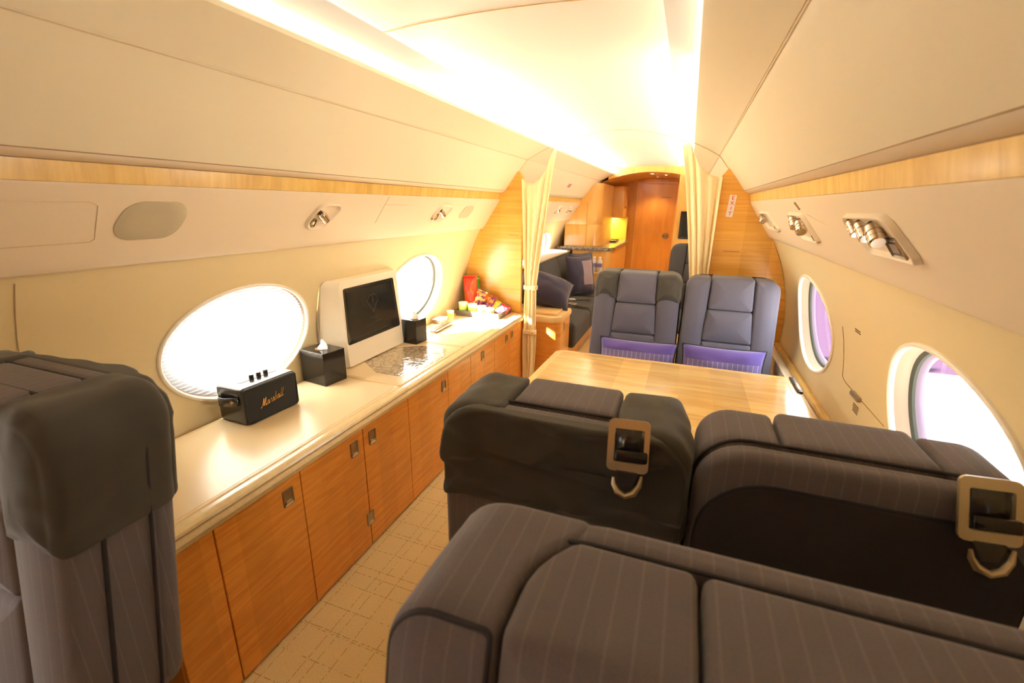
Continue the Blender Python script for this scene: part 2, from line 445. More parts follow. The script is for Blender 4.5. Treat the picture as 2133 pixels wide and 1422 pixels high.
# ------------------------------------------------------------------ the fuselage section
Y0, Y1 = -1.7, 6.05          # cabin from behind the camera to the galley
YB = 3.17                    # bulkhead between the two cabins
ZC, RW = .66, 1.10           # side wall arc
WIN_Y = [-1.22, 0.0, 1.22, 2.44, 3.86, 5.10]
TH0, TH1 = -.6435, .5236
TW = .187; HA = .197; HY = .315

def wallp(s, y, th, off=0.0):
    return Vector((s * (RW + off) * math.cos(th), y, ZC + (RW + off) * math.sin(th)))

def build_wall(s):
    bm = bmesh.new(); nS = 10; PY = .37; PT = .235
    ys = [Y0]
    for c in WIN_Y: ys += [c - PY + 2 * PY * k / nS for k in range(nS + 1)]
    ys += [7.5]
    ths = [TH0 + (TW - PT - TH0) * k / 10 for k in range(10)] + [TW - PT + 2 * PT * k / nS for k in range(nS + 1)] + [TW + PT + (TH1 - TW - PT) * k / 4 for k in range(1, 5)]
    V = {}
    def vert(i, j):
        if (i, j) not in V: V[(i, j)] = bm.verts.new(wallp(s, ys[i], ths[j]))
        return V[(i, j)]
    holes = {}
    for w in range(len(WIN_Y)):
        for a in range(nS):
            for b in range(nS): holes[(1 + w * (nS + 1) + a, 10 + b)] = w
    for i in range(len(ys) - 1):
        for j in range(len(ths) - 1):
            if (i, j) in holes: continue
            bm.faces.new((vert(i, j), vert(i + 1, j), vert(i + 1, j + 1), vert(i, j + 1)))
    for w, c in enumerate(WIN_Y):
        i0 = 1 + w * (nS + 1); j0 = 10
        ring = [(i0 + k, j0) for k in range(nS)] + [(i0 + nS, j0 + k) for k in range(nS)] + [(i0 + nS - k, j0 + nS) for k in range(nS)] + [(i0, j0 + nS - k) for k in range(nS)]
        prev = [vert(*q) for q in ring]
        for lev in range(1, 5):
            t = lev / 4; cur = []
            for q in ring:
                u = (ys[q[0]] - c) / PY; v = (ths[q[1]] - TW) / PT
                a = math.atan2(v, u)
                eu, ev = math.cos(a) * HY / PY, math.sin(a) * HA / PT
                uu = u + (eu - u) * t; vv = v + (ev - v) * t
                cur.append(bm.verts.new(wallp(s, c + uu * PY, TW + vv * PT)))
            for k in range(len(ring)):
                bm.faces.new((prev[k], prev[(k + 1) % len(ring)], cur[(k + 1) % len(ring)], cur[k]))
            prev = cur
    return bm

for s, nm in ((-1, 'left'), (1, 'right')):
    struct('wall_' + nm, build_wall(s), 'cream', label='cream curved cabin side wall with oval windows, %s side' % nm, cat='wall')

def win_ring(bm, s, c, prof, n=48):
    """prof = (scale offset m, radial offset)"""
    rings = []
    for e, o in prof:
        rings.append([bm.verts.new(wallp(s, c + (HY + e) * math.cos(2 * pi * k / n), TW + (HA + e / RW) * math.sin(2 * pi * k / n), o)) for k in range(n)])
    for a, b in zip(rings, rings[1:]):
        for j in range(n): bm.faces.new((a[j], a[(j + 1) % n], b[(j + 1) % n], b[j]))
    return rings

wi = 0
for s in (-1, 1):
    for c in WIN_Y:
        wi += 1
        bm = bmesh.new(); win_ring(bm, s, c, [(.011, 0), (.011, -.005), (.008, -.008), (.002, -.008), (-.003, -.004), (-.004, .012)])
        w = struct('window_%d' % wi, bm, 'bezel', label='oval cabin window with pale bezel, %s wall' % ('left' if s < 0 else 'right'), cat='window')
        bm = bmesh.new(); win_ring(bm, s, c, [(-.003, .004), (-.010, .022), (-.014, .036)]); struct('reveal', bm, 'reveal', w)
        bm = bmesh.new(); win_ring(bm, s, c, [(-.014, .036), (-.024, .041), (-.027, .047)]); struct('gasket', bm, 'gasket', w)
        bm = bmesh.new(); win_ring(bm, s, c, [(-.027, .047), (-.034, .054), (-.037, .062)]); struct('pane_rim', bm, 'lavrim', w)
        bm = bmesh.new(); r = win_ring(bm, s, c, [(-.034, .056), (-.15, .058)]); bm.faces.new(r[-1]); struct('pane', bm, 'pane', w)
        if (s < 0 and c < 1.5) or (s > 0 and c < 1.0):   # pleated shade; the unseen ones at and behind the camera are added light blockers
            bm = bmesh.new(); nv = 60
            def sh(u, v):
                b = -1 + 2 * v; hw = math.sqrt(max(0, 1 - b * b)) * (HY - .008)
                return wallp(s, c + (2 * u - 1) * hw, TW + b * (HA - .006 / RW), .016 + .003 * (1 if int(round(v * nv)) % 2 else -1))
            grid(bm, sh, 12, nv); bmesh.ops.remove_doubles(bm, verts=bm.verts, dist=1e-5)
            struct('shade_light_blocker', bm, 'shade', w, smooth=False)

bm = bmesh.new()
sweep_y(bm, [(1.22 * math.cos(a), .66 + 1.22 * math.sin(a)) for a in [TH1 - .1 + (pi - 2 * TH1 + .2) * k / 24 for k in range(25)]], Y0 - .05, 7.55)
for s in (-1, 1):   # close the gap between wall top and outer skin
    sweep_y(bm, [(s * RW * math.cos(TH1 - .03), ZC + RW * math.sin(TH1 - .03)), (s * 1.22 * math.cos(TH1 - .06), .66 + 1.22 * math.sin(TH1 - .06))], Y0 - .05, 7.55)
struct('ceiling_shell', bm, 'skin', label='outer fuselage crown above the cabin lining', cat='ceiling')

bm = bmesh.new(); box(bm, (-.95, Y0 - .02, -.06), (.95, 7.5, 0)); struct('floor', bm, 'carpet', smooth=False, label='beige carpet with fine olive grid of dashed lines', cat='floor')
bm = bmesh.new(); box(bm, (-1.3, Y0 - .08, -.1), (1.3, Y0, 2.0)); struct('wall_back', bm, 'maple', smooth=False, label='maple wall closing the rear end of the cabin', cat='wall')
bm = bmesh.new(); sweep_y(bm, [(-.52, 1.80), (-.46, 1.812), (-.38, 1.822), (-.25, 1.833), (-.1, 1.839), (0, 1.84), (.1, 1.839), (.25, 1.833), (.38, 1.822), (.46, 1.812), (.52, 1.80)], Y0, Y1, 1)
ceil = struct('ceiling', bm, 'ceiling', label='pale arched cabin ceiling lit by cove lamps', cat='ceiling')
bm = bmesh.new()
for yy in (1.22,):
    tube(bm, [(x, yy, z - .0005) for x, z in [(-.5, 1.803), (-.38, 1.822), (-.25, 1.833), (-.1, 1.839), (0, 1.84), (.1, 1.839), (.25, 1.833), (.38, 1.822), (.5, 1.803)]], .0012, 5)
struct('ceiling_joint', bm, 'strip', ceil)

VAL = [(.535, 1.80), (.525, 1.778), (.475, 1.772), (.460, 1.768), (.453, 1.760), (.455, 1.750), (.47, 1.741), (.53, 1.717), (.585, 1.687), (.603, 1.676), (.6055, 1.677), (.609, 1.670), (.625, 1.655), (.665, 1.605), (.715, 1.540), (.757, 1.482), (.7635, 1.474)]
LIP = [(.7635, 1.474), (.768, 1.468), (.797, 1.456), (.806, 1.456)]
STRIP = [(.815, 1.456), (.797, 1.4545), (.7985, 1.446), (.806, 1.412), (.818, 1.408)]
PSU = [(.818, 1.411), (.805, 1.411), (.8065, 1.405), (.925, 1.225), (.936, 1.209), (.943, 1.2045), (.951, 1.204), (.962, 1.213)]
tn = 0
for s, nm in ((-1, 'left'), (1, 'right')):
    for prof, mat, lab in ((VAL, 'valance', 'cream overhead valance panel sloping down from the cove'), (LIP, 'psu', 'pale underside lip below the valance'), (STRIP, 'strip', 'narrow maple strip between valance and service panel'), (PSU, 'psu', 'cream service panel with reading lights')):
        tn += 1
        bm = bmesh.new(); sweep_y(bm, [(s * x, z) for x, z in prof], Y0, Y1)
        if prof is VAL: bm.faces.new([bm.verts.new((s * x, Y1, z)) for x, z in VAL] + [bm.verts.new((s * .9, Y1, 1.6)), bm.verts.new((s * .7, Y1, 1.8))])
        struct('trim_%d' % tn, bm, mat, label=lab + ', %s side' % nm, cat='trim')
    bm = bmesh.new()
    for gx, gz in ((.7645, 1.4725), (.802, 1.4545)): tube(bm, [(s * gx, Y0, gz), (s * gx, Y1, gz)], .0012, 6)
    struct('lip_shadow_line', bm, 'groove_shadow', bpy.data.objects['trim_2' if s < 0 else 'trim_7'])  # dark tubes paint the shadow line below the valance, along the lip joints
    tn += 1
    for a, b, mt, lab in ((.72, 1.6, 'covedim', 'near length of the glowing cove lamp strip above the %s valance'), (1.62, 6.0, 'cove', 'long forward length of the glowing cove lamp strip above the %s valance')):
        bm = bmesh.new(); sweep_y(bm, [(s * .474, 1.776), (s * .500, 1.782)], a, b)
        o = mesh_obj('cove_lamp', bm, mt)
        tag(o, lab % nm, 'lamp', 'cove lamps')
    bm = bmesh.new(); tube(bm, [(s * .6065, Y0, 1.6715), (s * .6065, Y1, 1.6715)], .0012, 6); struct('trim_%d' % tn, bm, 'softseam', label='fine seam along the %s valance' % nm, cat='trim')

# ------------------------------------------------------------------ bulkhead, curtain track
def bulkhead(s):
    # board from the side wall to the aisle opening, following the lining profile
    pts = [(.635, 0), (.635, 1.56)]
    pts += [(.665, 1.60), (.70, 1.565), (.765, 1.47), (.80, 1.453), (.808, 1.412), (.925, 1.228), (.945, 1.203), (.958, 1.20)]
    for k in range(9):
        th = .49 + (TH0 - .49) * k / 8; pts.append(((RW - .001) * math.cos(th), ZC + (RW - .001) * math.sin(th)))
    bm = bmesh.new(); sweep_y(bm, [(s * x, z) for x, z in pts], YB - .012, YB + .022, 1, closed=True)
    return bm
bl = struct('wall_bulkhead_left', bulkhead(-1), 'maple', smooth=False, label='maple bulkhead beside the aisle opening, behind the snack tray', cat='wall')
brr = struct('wall_bulkhead_right', bulkhead(1), 'maple', smooth=False, label='maple bulkhead behind the facing seats, with exit sign', cat='wall')
for s, z, x0, x1 in ((-1, 1.165, .66, .735), (1, 1.115, .70, .79)):
    p = thing('placard', 'tiny line of brown lettering on the %s maple bulkhead' % ('left' if s < 0 else 'right'), 'sign', (s * (x0 + x1) / 2, YB - .0125, z))
    bm = bmesh.new(); x = x0
    random.seed(3)
    while x < x1:
        w = random.uniform(.002, .005); box(bm, (s * x - w / 2, YB - .0135, z - .0022), (s * x + w / 2, YB - .0122, z + .0022)); x += w + .0022
    mesh_obj('lettering', bm, 'ink', p, smooth=False)

arc = []
for x, z in [(-.66, 1.60), (-.6065, 1.668), (-.53, 1.71), (-.455, 1.744), (-.40, 1.757), (-.3, 1.79), (-.2, 1.815), (-.1, 1.830), (0, 1.836)]: arc.append((x, YB - .01, z))
arc += [(-x, y, z) for x, y, z in reversed(arc[:-1])]
bm = bmesh.new(); tube(bm, arc, .0018, 6)
o = mesh_obj('curtain_track', bm, 'nickel'); tag(o, 'thin arched metal curtain track across the ceiling at the bulkhead', 'curtain track')

def curtain(s, name, label):
    root = thing(name, label, 'curtain', (s * .56, YB - .03, 0))
    bm = bmesh.new(); nu, nv = 90, 60
    def top(u):   # u 0 inner (aisle) -> 1 outer
        xs = [.385, .405, .43, .455, .50, .555, .60, .637]
        zs = [1.748, 1.750, 1.745, 1.70, 1.615, 1.565, 1.553, 1.548] if s > 0 else [1.748, 1.75, 1.70, 1.62, 1.545, 1.515, 1.52, 1.548]
        k = min(int(u * 7), 6); f = u * 7 - k
        return xs[k] + (xs[k + 1] - xs[k]) * f, zs[k] + (zs[k + 1] - zs[k]) * f
    def fn(u, v):
        x0, z0 = top(u)
        tz = .80 if s < 0 else .86
        bx0, bx1 = (.510, .592) if s < 0 else (.530, .628)
        xb = bx0 + (bx1 - bx0) * u
        zb = .03
        if v < .62:
            t = v / .62; z = z0 + (tz - z0) * t
            tt = t ** (.85 if s > 0 else .8); x = x0 + (xb - x0) * tt
            amp = .007 + .010 * math.sin(pi * t) ; ph = u ** 1.5 * 2 * pi * 3.8 + .8 * math.sin(3 * u)
        else:
            t = (v - .62) / .38; z = tz + (zb - tz) * t
            w = 1 + (.22 * math.sin(min(1, t * 1.2) * pi) if t > .42 else .05 * math.sin(t / .42 * pi))
            x = (bx0 + bx1) / 2 + (xb - (bx0 + bx1) / 2) * w
            amp = .010; ph = u ** 1.5 * 2 * pi * 3.8 + .8 * math.sin(3 * u)
        y = YB - .032 + amp * math.sin(ph) + .010 * math.sin(ph * .37 + 2 * v)
        if s < 0 and .25 < u < .8 and v < .55:   # swagged cross-folds inside the left curtain
            y += .010 * math.sin(z * 95) * math.sin((u - .25) / .55 * pi) * min(1, v * 8)
        return (s * x, y, z)
    grid(bm, fn, nu, nv)
    o = mesh_obj('cloth', bm, 'curtain', root, sharp=180)
    md = o.modifiers.new('thick', 'SOLIDIFY'); md.thickness = .004
    zs = (.80, .464) if s < 0 else (.86,)
    for z in zs:
        bm = bmesh.new(); cor = rect(-.052, -.026, .052, .026, .02)
        def pl(x, y, zz): return (s * (.552 if s < 0 else .568) + x, YB - .032 + zz, z + y)
        loft(bm, cor, [(-.014, -.0), (.014, 0)], 5, 3, pl); b = mesh_obj('tie_band', bm, 'curtain', root)
        bm = bmesh.new(); box(bm, (s * .568 + .03, YB - .068, z - .016), (s * .568 + .062, YB - .058, z + .018), .002); mesh_obj('tab', bm, 'curtain', b)
        bm = bmesh.new(); lathe(bm, [(.001, 0), (.005, 0), (.005, .003), (.001, .004)], 12, lambda x, y, zz: (s * .568 + .05 + x, YB - .068 - zz, z + y)); mesh_obj('snap', bm, 'gold', b)
    return root
curtain(-1, 'curtain', 'golden curtain tied back at the left edge of the aisle opening')
curtain(1, 'curtain', 'golden curtain gathered at the right edge of the aisle opening, next to exit sign')

# exit sign on bulkhead
es = thing('exit_sign', 'white vertical sign with red EXIT letters on the maple bulkhead', 'sign', (.706, YB - .013, 1.385))
bm = bmesh.new(); tilt = math.radians(4)
RT = Matrix.Translation((.706, YB - .014, 1.385)) @ Matrix.Rotation(tilt, 4, 'Y')
loft(bm, rect(-.019, -.064, .019, .064, .003), [(-.002, .001), (-.0015, 0), (.002, 0)], 3, 1, lambda x, y, z: RT @ Vector((x, y, z))); mesh_obj('plate', bm, 'signwhite', es)
for k, ch in enumerate('EXIT'):
    text_mesh(ch, .034, 'red', 'letter', RT @ Matrix.Translation((0.001, -.0026, .046 - .0305 * k)) @ Matrix.Rotation(pi / 2, 4, 'X') @ Matrix.Diagonal((1.05, .95, 1, 1)), es, extrude=.0006)
# exit sign on forward valance
def val_frame(s, y, x):
    a, b = Vector((.665, 1.605)), Vector((.757, 1.482)); d = (b - a).normalized(); p = a + (b - a) * x
    o = Vector((s * p.x, y, p.y)); dn = Vector((s * d.x, 0, d.y)); up = -dn
    nrm = Vector((-s * abs(d.y), 0, -abs(d.x)))
    right = up.cross(nrm)
    return Matrix(((right.x, up.x, nrm.x, o.x), (right.y, up.y, nrm.y, o.y), (right.z, up.z, nrm.z, o.z), (0, 0, 0, 1)))
F = val_frame(-1, 4.72, .30)
es2 = thing('exit_sign', 'small EXIT sign on the overhead valance in the forward cabin, seen past the curtain', 'sign', F.translation)
bm = bmesh.new(); loft(bm, rect(-.085, -.030, .085, .030, .004), [(0, 0), (.006, 0), (.007, .001)], 3, 1, lambda x, y, z: F @ Vector((x, z, y))); mesh_obj('plate', bm, 'signwhite', es2)
text_mesh('EXIT', .062, 'red', 'letter', F @ Matrix.Translation((0, 0, .0085)), es2)

# ------------------------------------------------------------------ service-panel fittings
def psu_place(s):
    d = Vector((s * .135, -.205)).normalized(); nrm = Vector((-s * .205, -.135)).normalized()
    def pl(y, h, v):      # v metres down the slope
        return Vector((s * .805 + d.x * v + nrm.x * (h + .0005), y, 1.4073 + d.y * v + nrm.y * (h + .0005)))
    return pl

def reading_light(s, poly, label, lamps, switch, group):
    pl = psu_place(s)
    cy = sum(p[0] for p in poly) / 4; cv = sum(p[1] for p in poly) / 4
    root = thing('reading_light', label, 'light', pl(cy, 0, cv), group=group)
    area = sum(poly[i][0] * poly[(i + 1) % 4][1] - poly[(i + 1) % 4][0] * poly[i][1] for i in range(4))
    if area < 0: poly = list(reversed(poly))
    P = lambda x, y, z: pl(x, y, z)
    bm = bmesh.new(); im = inrad(poly) * .8
    loft(bm, poly, [(0, -.003), (.010, -.001), (.0125, .001), (.0125, .004), (.010, .006), (.003, .012), (.0008, .022), (.0006, im)], 8, 3, P); mesh_obj('bezel', bm, 'psu', root)
    for (y0, v0, y1, v1, r) in lamps:
        a, b = pl(y0, r * .5, v0 - .004), pl(y0 + (y1 - y0) * .62, r * 1.35, v0 + .024); dv = b - a
        bm = bmesh.new()
        tube(bm, [a + dv * t for t in (0, .05, .3, .3, .42, .42, .55, .55, .7, .7, .95, 1)], [r * k for k in (.7, .9, .95, 1.04, 1.04, .96, .96, 1.04, 1.04, 1.0, 1.0, .8)], 16)
        mesh_obj('lamp_barrel', bm, 'chrome', root)
        bm = bmesh.new(); q = a - dv * .12
        tube(bm, [a + dv * .02, q, q + (q - a) * .6 + Vector((0, 0, -r * .5))], r * .55, 10); mesh_obj('lamp_neck', bm, 'dark', root)
    y, v, w, h = switch
    sk = .22 * w
    bm = bmesh.new(); cor = [(y - w / 2, v + h / 2, .003), (y - w / 2 + sk, v - h / 2, .003), (y + w / 2, v - h / 2, .003), (y + w / 2 - sk * .2, v + h / 2, .003)]
    ar = sum(cor[i][0] * cor[(i + 1) % 4][1] - cor[(i + 1) % 4][0] * cor[i][1] for i in range(4))
    if ar < 0: cor = list(reversed(cor))
    loft(bm, cor, [(0, 0), (.009, 0), (.010, .0015), (.006, .004), (.006, .008)], 4, 2, P); sw = mesh_obj('switch', bm, 'pewter', root)
    bm = bmesh.new(); box(bm, (-w * .2, -.001, -h * .28), (w * .25, .002, h * .2), .0008)
    for vv in bm.verts: vv.co = pl(y + vv.co.x, .0075 + vv.co.y, v + vv.co.z)
    mesh_obj('rocker', bm, 'nickel', sw)
    return root
SL = .2455
reading_light(-1, [(1.362, .154, .045), (1.475, .154, .05), (1.552, .044, .022), (1.425, .040, .055)], 'chrome reading light in oval recess on left service panel, above the tissue box', [(1.428, .082, 1.480, .060, .016)], (1.408, .125, .038, .036), 'reading lights')
reading_light(-1, [(2.285, .152, .045), (2.425, .152, .05), (2.505, .048, .022), (2.36, .044, .055)], 'chrome reading light on left service panel, nearest the maple bulkhead in this cabin', [(2.36, .08, 2.42, .058, .015)], (2.335, .118, .05, .04), 'reading lights')
reading_light(1, [(1.045, .150, .012), (1.285, .150, .05), (1.405, .052, .02), (1.10, .048, .05)], 'large recess with a row of chrome reading lights, near end of right service panel', [(1.340, .072, 1.285, .070, .011), (1.275, .076, 1.205, .080, .0135), (1.195, .078, 1.125, .078, .016)], (1.125, .122, .075, .042), 'reading lights')
reading_light(1, [(1.80, .165, .012), (2.05, .165, .05), (2.10, .054, .02), (1.85, .058, .03)], 'middle of the three chrome reading lights on the right service panel', [(2.02, .078, 1.95, .074, .016), (1.93, .092, 1.85, .088, .018)], (1.83, .15, .05, .03), 'reading lights')
reading_light(1, [(2.53, .160, .012), (2.85, .160, .05), (2.93, .060, .02), (2.60, .060, .03)], 'chrome reading light on the right service panel, nearest the exit sign', [(2.86, .08, 2.74, .076, .017)], (2.60, .15, .07, .034), 'reading lights')
reading_light(-1, [(4.85, .150, .03), (4.98, .150, .03), (5.06, .055, .02), (4.92, .050, .05)], 'chrome reading light in forward cabin, first beyond the left curtain', [(4.92, .08, 4.98, .058, .015)], (4.895, .118, .05, .04), 'reading lights')
reading_light(-1, [(5.36, .150, .03), (5.49, .150, .03), (5.57, .055, .02), (5.43, .050, .05)], 'chrome reading light in forward cabin, nearest the galley tower', [(5.43, .08, 5.49, .058, .015)], (5.405, .118, .05, .04), 'reading lights')

def oval(s, y, v, w, h, lab):
    pl = psu_place(s)
    root = thing('speaker_panel', lab, 'speaker', pl(y, 0, v), group='oval cloth panels')
    cor = [(y - w / 2 - .02, v + h / 2, h * .45), (y + w / 2 - .02, v + h / 2, h * .5), (y + w / 2 + .02, v - h / 2, h * .45), (y - w / 2 + .02, v - h / 2, h * .5)]
    cor = list(reversed(cor))
    bm = bmesh.new(); loft(bm, cor, [(0, -.001), (.002, 0), (.003, .002), (.003, .03)], 10, 2, lambda x, yy, z: pl(x, yy, z)); mesh_obj('cloth_panel', bm, 'oval', root)
oval(-1, .835, .1, .17, .115, 'large oval olive cloth panel on left service panel')
oval(-1, 2.72, .096, .15, .085, 'small pale oval panel on left service panel beside the bulkhead')

def seam_path(s, pts, name, parent_name, r=.0011):
    pl = psu_place(s); bm = bmesh.new(); tube(bm, [pl(y, 0, v) for y, v in pts], r, 5)
    return mesh_obj(name, bm, 'softseam', bpy.data.objects[parent_name])
seam_path(-1, [(-.2, .040), (.69, .045), (.706, .055), (.71, .150), (.70, .158), (.2, .165)], 'panel_seam', 'trim_4')
seam_path(-1, [(1.815, .145), (1.83, .004)], 'panel_seam', 'trim_4', .0008)
seam_path(-1, [(1.83, .046), (2.02, .046)], 'panel_seam', 'trim_4', .0008)
seam_path(1, [(1.62, .09), (1.80, .06)], 'panel_seam', 'trim_9', .0008)
pl = psu_place(1); bm = bmesh.new(); tube(bm, [pl(1.885, .001, .014), pl(1.862, .001, .040)], .0035, 8)
o = mesh_obj('slot_vent', bm, 'groove_shadow'); tag(o, 'small dark slot above the middle reading light on right panel', 'vent')

# side-wall details
bm = bmesh.new(); tube(bm, [wallp(-1, .575, th, -.001) for th in [.5, .42, .36, .2, 0, -.1]], .0013, 6); struct('trim_21', bm, 'softseam', label='vertical joint in the left side wall beside the left seat', cat='trim')
def thz(z): return math.asin((z - ZC) / RW)
bm = bmesh.new(); tube(bm, [wallp(1, 1.980, thz(z), -.0006) for z in (.955, .90, .84, .79, .765)] + [wallp(1, 1.965, thz(.756), -.0006), wallp(1, 1.93, thz(.752), -.0006), wallp(1, 1.75, thz(.75), -.0006), wallp(1, 1.56, thz(.75), -.0006)], .0014, 5)
ft = struct('trim_22', bm, 'groove_shadow', label='joint of the fold-out table door in the right side wall', cat='trim')
bm = bmesh.new(); box(bm, (1.082, 1.76, .742), (1.0965, 1.84, .758), .003); o = mesh_obj('table_latch', bm, 'pewter'); tag(o, 'small brown latch on the right wall below the windows', 'latch')
for (yy, zz, ww, rows, lab) in ((1.80, .985, .055, 2, 'tiny lettering on right wall between the windows, above the table latch'), (1.80, .715, .05, 4, 'block of tiny lettering on right wall below the table latch')):
    p = thing('placard', lab, 'sign', wallp(1, yy, thz(zz)))
    bm = bmesh.new(); random.seed(5)
    for r in range(rows):
        y = yy - ww / 2
        while y < yy + ww / 2:
            w = random.uniform(.003, .007); z = zz - r * .008
            q = wallp(1, y, thz(z)); box(bm, (q.x - .0016, y, z - .002), (q.x - .0004, y + w, z + .002)); y += w + .003
    mesh_obj('lettering', bm, 'ink', p, smooth=False)

# right side ledge with maple edge
bm = bmesh.new(); box(bm, (1.026, -1.4, .44), (1.072, YB - .02, .545), .006); lg = mesh_obj('side_ledge', bm, 'valance'); tag(lg, 'long cream ledge along the right wall beside the seats', 'ledge')
bm = bmesh.new(); box(bm, (1.068, -1.4, .545), (1.094, YB - .02, .572), .004); mesh_obj('wood_edge', bm, 'strip', lg)

# ------------------------------------------------------------------ credenza along the left wall
CX = -.61
units = [(.53, .967, [(.535, .668, None), (.672, .9655, (.911, .485))], 'end cabinet of the credenza, beside the left foreground seat'),
         (.967, 1.593, [(.9685, 1.278, (1.226, .485)), (1.282, 1.5915, (1.333, .485))], 'two-door credenza cabinet below the black speaker'),
         (1.593, 2.24, [(1.5945, 1.965, (1.918, .480)), (1.969, 2.2385, None)], 'credenza cabinet below the monitor'),
         (2.24, 2.6, [(2.2415, 2.5985, (2.406, .492))], 'single-door credenza cabinet just past the monitor cabinet'),
         (2.6, 3.15, [(2.6015, 2.862, (2.81, .491)), (2.866, 3.149, (2.913, .493))], 'two-door credenza cabinet against the maple bulkhead')]
def latch(y, z, parent):
    bm = bmesh.new(); cor = rect(y - .021, z - .029, y + .021, z + .029, .003)
    P = lambda a, h, b: (CX + h, a, b)
    loft(bm, cor, [(0, 0), (.003, 0), (.0035, .001), (.0035, .004), (.001, .006), (.001, .012)], 3, 1, P)
    l = mesh_obj('latch', bm, 'pewter', parent); l['label'] = 'dark metal push latch'
    bm = bmesh.new(); box(bm, (CX + .001, y - .013, z - .022), (CX + .004, y + .013, z - .012), .001); mesh_obj('latch_lip', bm, 'chrome', l)
for y0, y1, doors, lab in units:
    root = thing('cabinet', 'maple ' + lab, 'cabinet', (CX - .1, (y0 + y1) / 2, 0), group='credenza cabinets')
    bm = bmesh.new(); box(bm, (-.875, y0 + .001, .012), (CX - .012, y1 - .001, .545)); mesh_obj('body', bm, 'doorwood', root, smooth=False)
    for d0, d1, h in doors:
        bm = bmesh.new(); box(bm, (CX - .012, d0, .012), (CX, d1, .545), .0015, 1); d = mesh_obj('door', bm, 'cabwood', root)
        if h: latch(h[0], h[1], d)
    if y0 == .967: latch(1.281, .140, root)
ct = thing('countertop', 'long pale leather-topped counter running along the left wall over the cabinets', 'countertop', (-.85, 1.8, .545))
bm = bmesh.new()
sweep_y(bm, [(-.995, .546), (-1.088, .56), (-1.088, .588), (-.66, .588), (-.64, .5895), (-.636, .580), (-.636, .546)], .50, 3.155, 1, closed=True); mesh_obj('body', bm, 'bull', ct, smooth=False)
bm = bmesh.new()
cor = rect(-.030, -.016, .030, .016, .008)
sweep_y(bm, [(-.640, .549), (-.606, .546), (-.598, .553), (-.597, .566), (-.603, .575), (-.612, .579), (-.640, .580)], .50, 3.155, 1, closed=True); mesh_obj('edge_band', bm, 'edgeband', ct)
bm = bmesh.new()
sweep_y(bm, [(-.648, .578), (-.610, .5785), (-.606, .584), (-.609, .591), (-.618, .5955), (-.632, .5965), (-.648, .594)], .50, 1.595, 1, closed=True); mesh_obj('bullnose', bm, 'bull', ct)
bm = bmesh.new()
sweep_y(bm, [(-.648, .578), (-.610, .5785), (-.606, .582), (-.609, .588), (-.618, .591), (-.632, .592), (-.648, .592)], 1.599, 3.155, 1, closed=True); mesh_obj('bullnose', bm, 'bull', ct)
for y0, y1 in ((.505, 1.592), (1.600, 2.222), (2.228, 3.15)):
    bm = bmesh.new(); loft(bm, rect(-1.085, y0, -.646, y1, .02), [(.585, 0), (.5945, 0), (.5965, .003), (.597, .008), (.597, .015)], 4, 1, lambda x, h, y: (x, y, h)); mesh_obj('leather_top', bm, 'leather', ct)
    bm = bmesh.new(); pts = rpoly(rect(-1.07, y0 + .015, -.66, y1 - .015, .015), 0, 4, 1); tube(bm, [(p.x, p.y, .597) for p in pts], .0008, 4, closed=True); mesh_obj('stitching', bm, 'strip', ct)
oct_ = [(-1.00, 1.80), (-.845, 1.690), (-.715, 1.690), (-.668, 1.80), (-.664, 2.04), (-.715, 2.150), (-.86, 2.155), (-1.00, 2.05)]
bm = bmesh.new(); loft(bm, [(x, y, .008) for x, y in reversed(oct_)][::-1], [(.594, 0), (.5975, 0), (.598, .003), (.598, .02)], 3, 2, lambda x, h, y: (x, y, h)); o = mesh_obj('inlay', bm, 'hammer', ct); o['label'] = 'octagonal hammered glass inlay'
CT = .597

# bluetooth speaker
sp = thing('portable_speaker', 'black portable speaker with gold script lettering, on the counter below the window', 'speaker', (-.985, 1.17, CT))
rot = Matrix.Translation((-.992, 1.175, CT)) @ Matrix.Rotation(math.radians(-3), 4, 'Z')
SW, SD, SH = .232, .145, .142   # along y, x, z
def sp_pl(x, y, z): return rot @ Vector((y, x, z))
bm = bmesh.new(); cushion(bm, rect(-SW / 2, 0, SW / 2, SH, .014), -SD / 2, SD / 2 - .008, .008, place=sp_pl); mesh_obj('body', bm, 'blackmat', sp)
bm = bmesh.new(); loft(bm, rect(-SW / 2 + .003, .004, SW / 2 - .003, SH - .004, .013), [(SD / 2 - .009, 0), (SD / 2 - .002, 0), (SD / 2, .002), (SD / 2, .005), (SD / 2 - .003, .008), (SD / 2 - .003, .03)], 6, 2, sp_pl); gr = mesh_obj('front_grille', bm, 'grille', sp)
bm = bmesh.new(); loft(bm, rect(-.075, -.012, .085, .012, .01), [(SH - .001, 0), (SH + .001, 0), (SH + .001, .003)], 5, 1, lambda x, h, z: rot @ Vector((z - .005, x, h))); tp = mesh_obj('control_panel', bm, 'dark', sp)
for k in range(3):
    bm = bmesh.new(); lathe(bm, [(.0085, SH), (.0085, SH + .014), (.007, SH + .016), (.0005, SH + .016)], 16, lambda x, y, z: rot @ Vector((x - .002, -.022 + .030 * k + y, z))); mesh_obj('knob', bm, 'dark', sp)
bm = bmesh.new(); ly = -SW / 2
pts = [rot @ Vector(p) for p in [(.045, ly - .001, .095), (.030, ly - .012, .094), (0, ly - .022, .092), (-.03, ly - .020, .09), (-.055, ly - .004, .09)]]
for a, b in zip(pts, pts[1:]):
    for dz in (0,):
        q = [Vector((0, 0, .016)), Vector((0, 0, -.016))]
        v = [bm.verts.new(p) for p in (a + q[0], b + q[0], b + q[1], a + q[1])]; bm.faces.new(v)
bmesh.ops.remove_doubles(bm, verts=bm.verts, dist=1e-6)
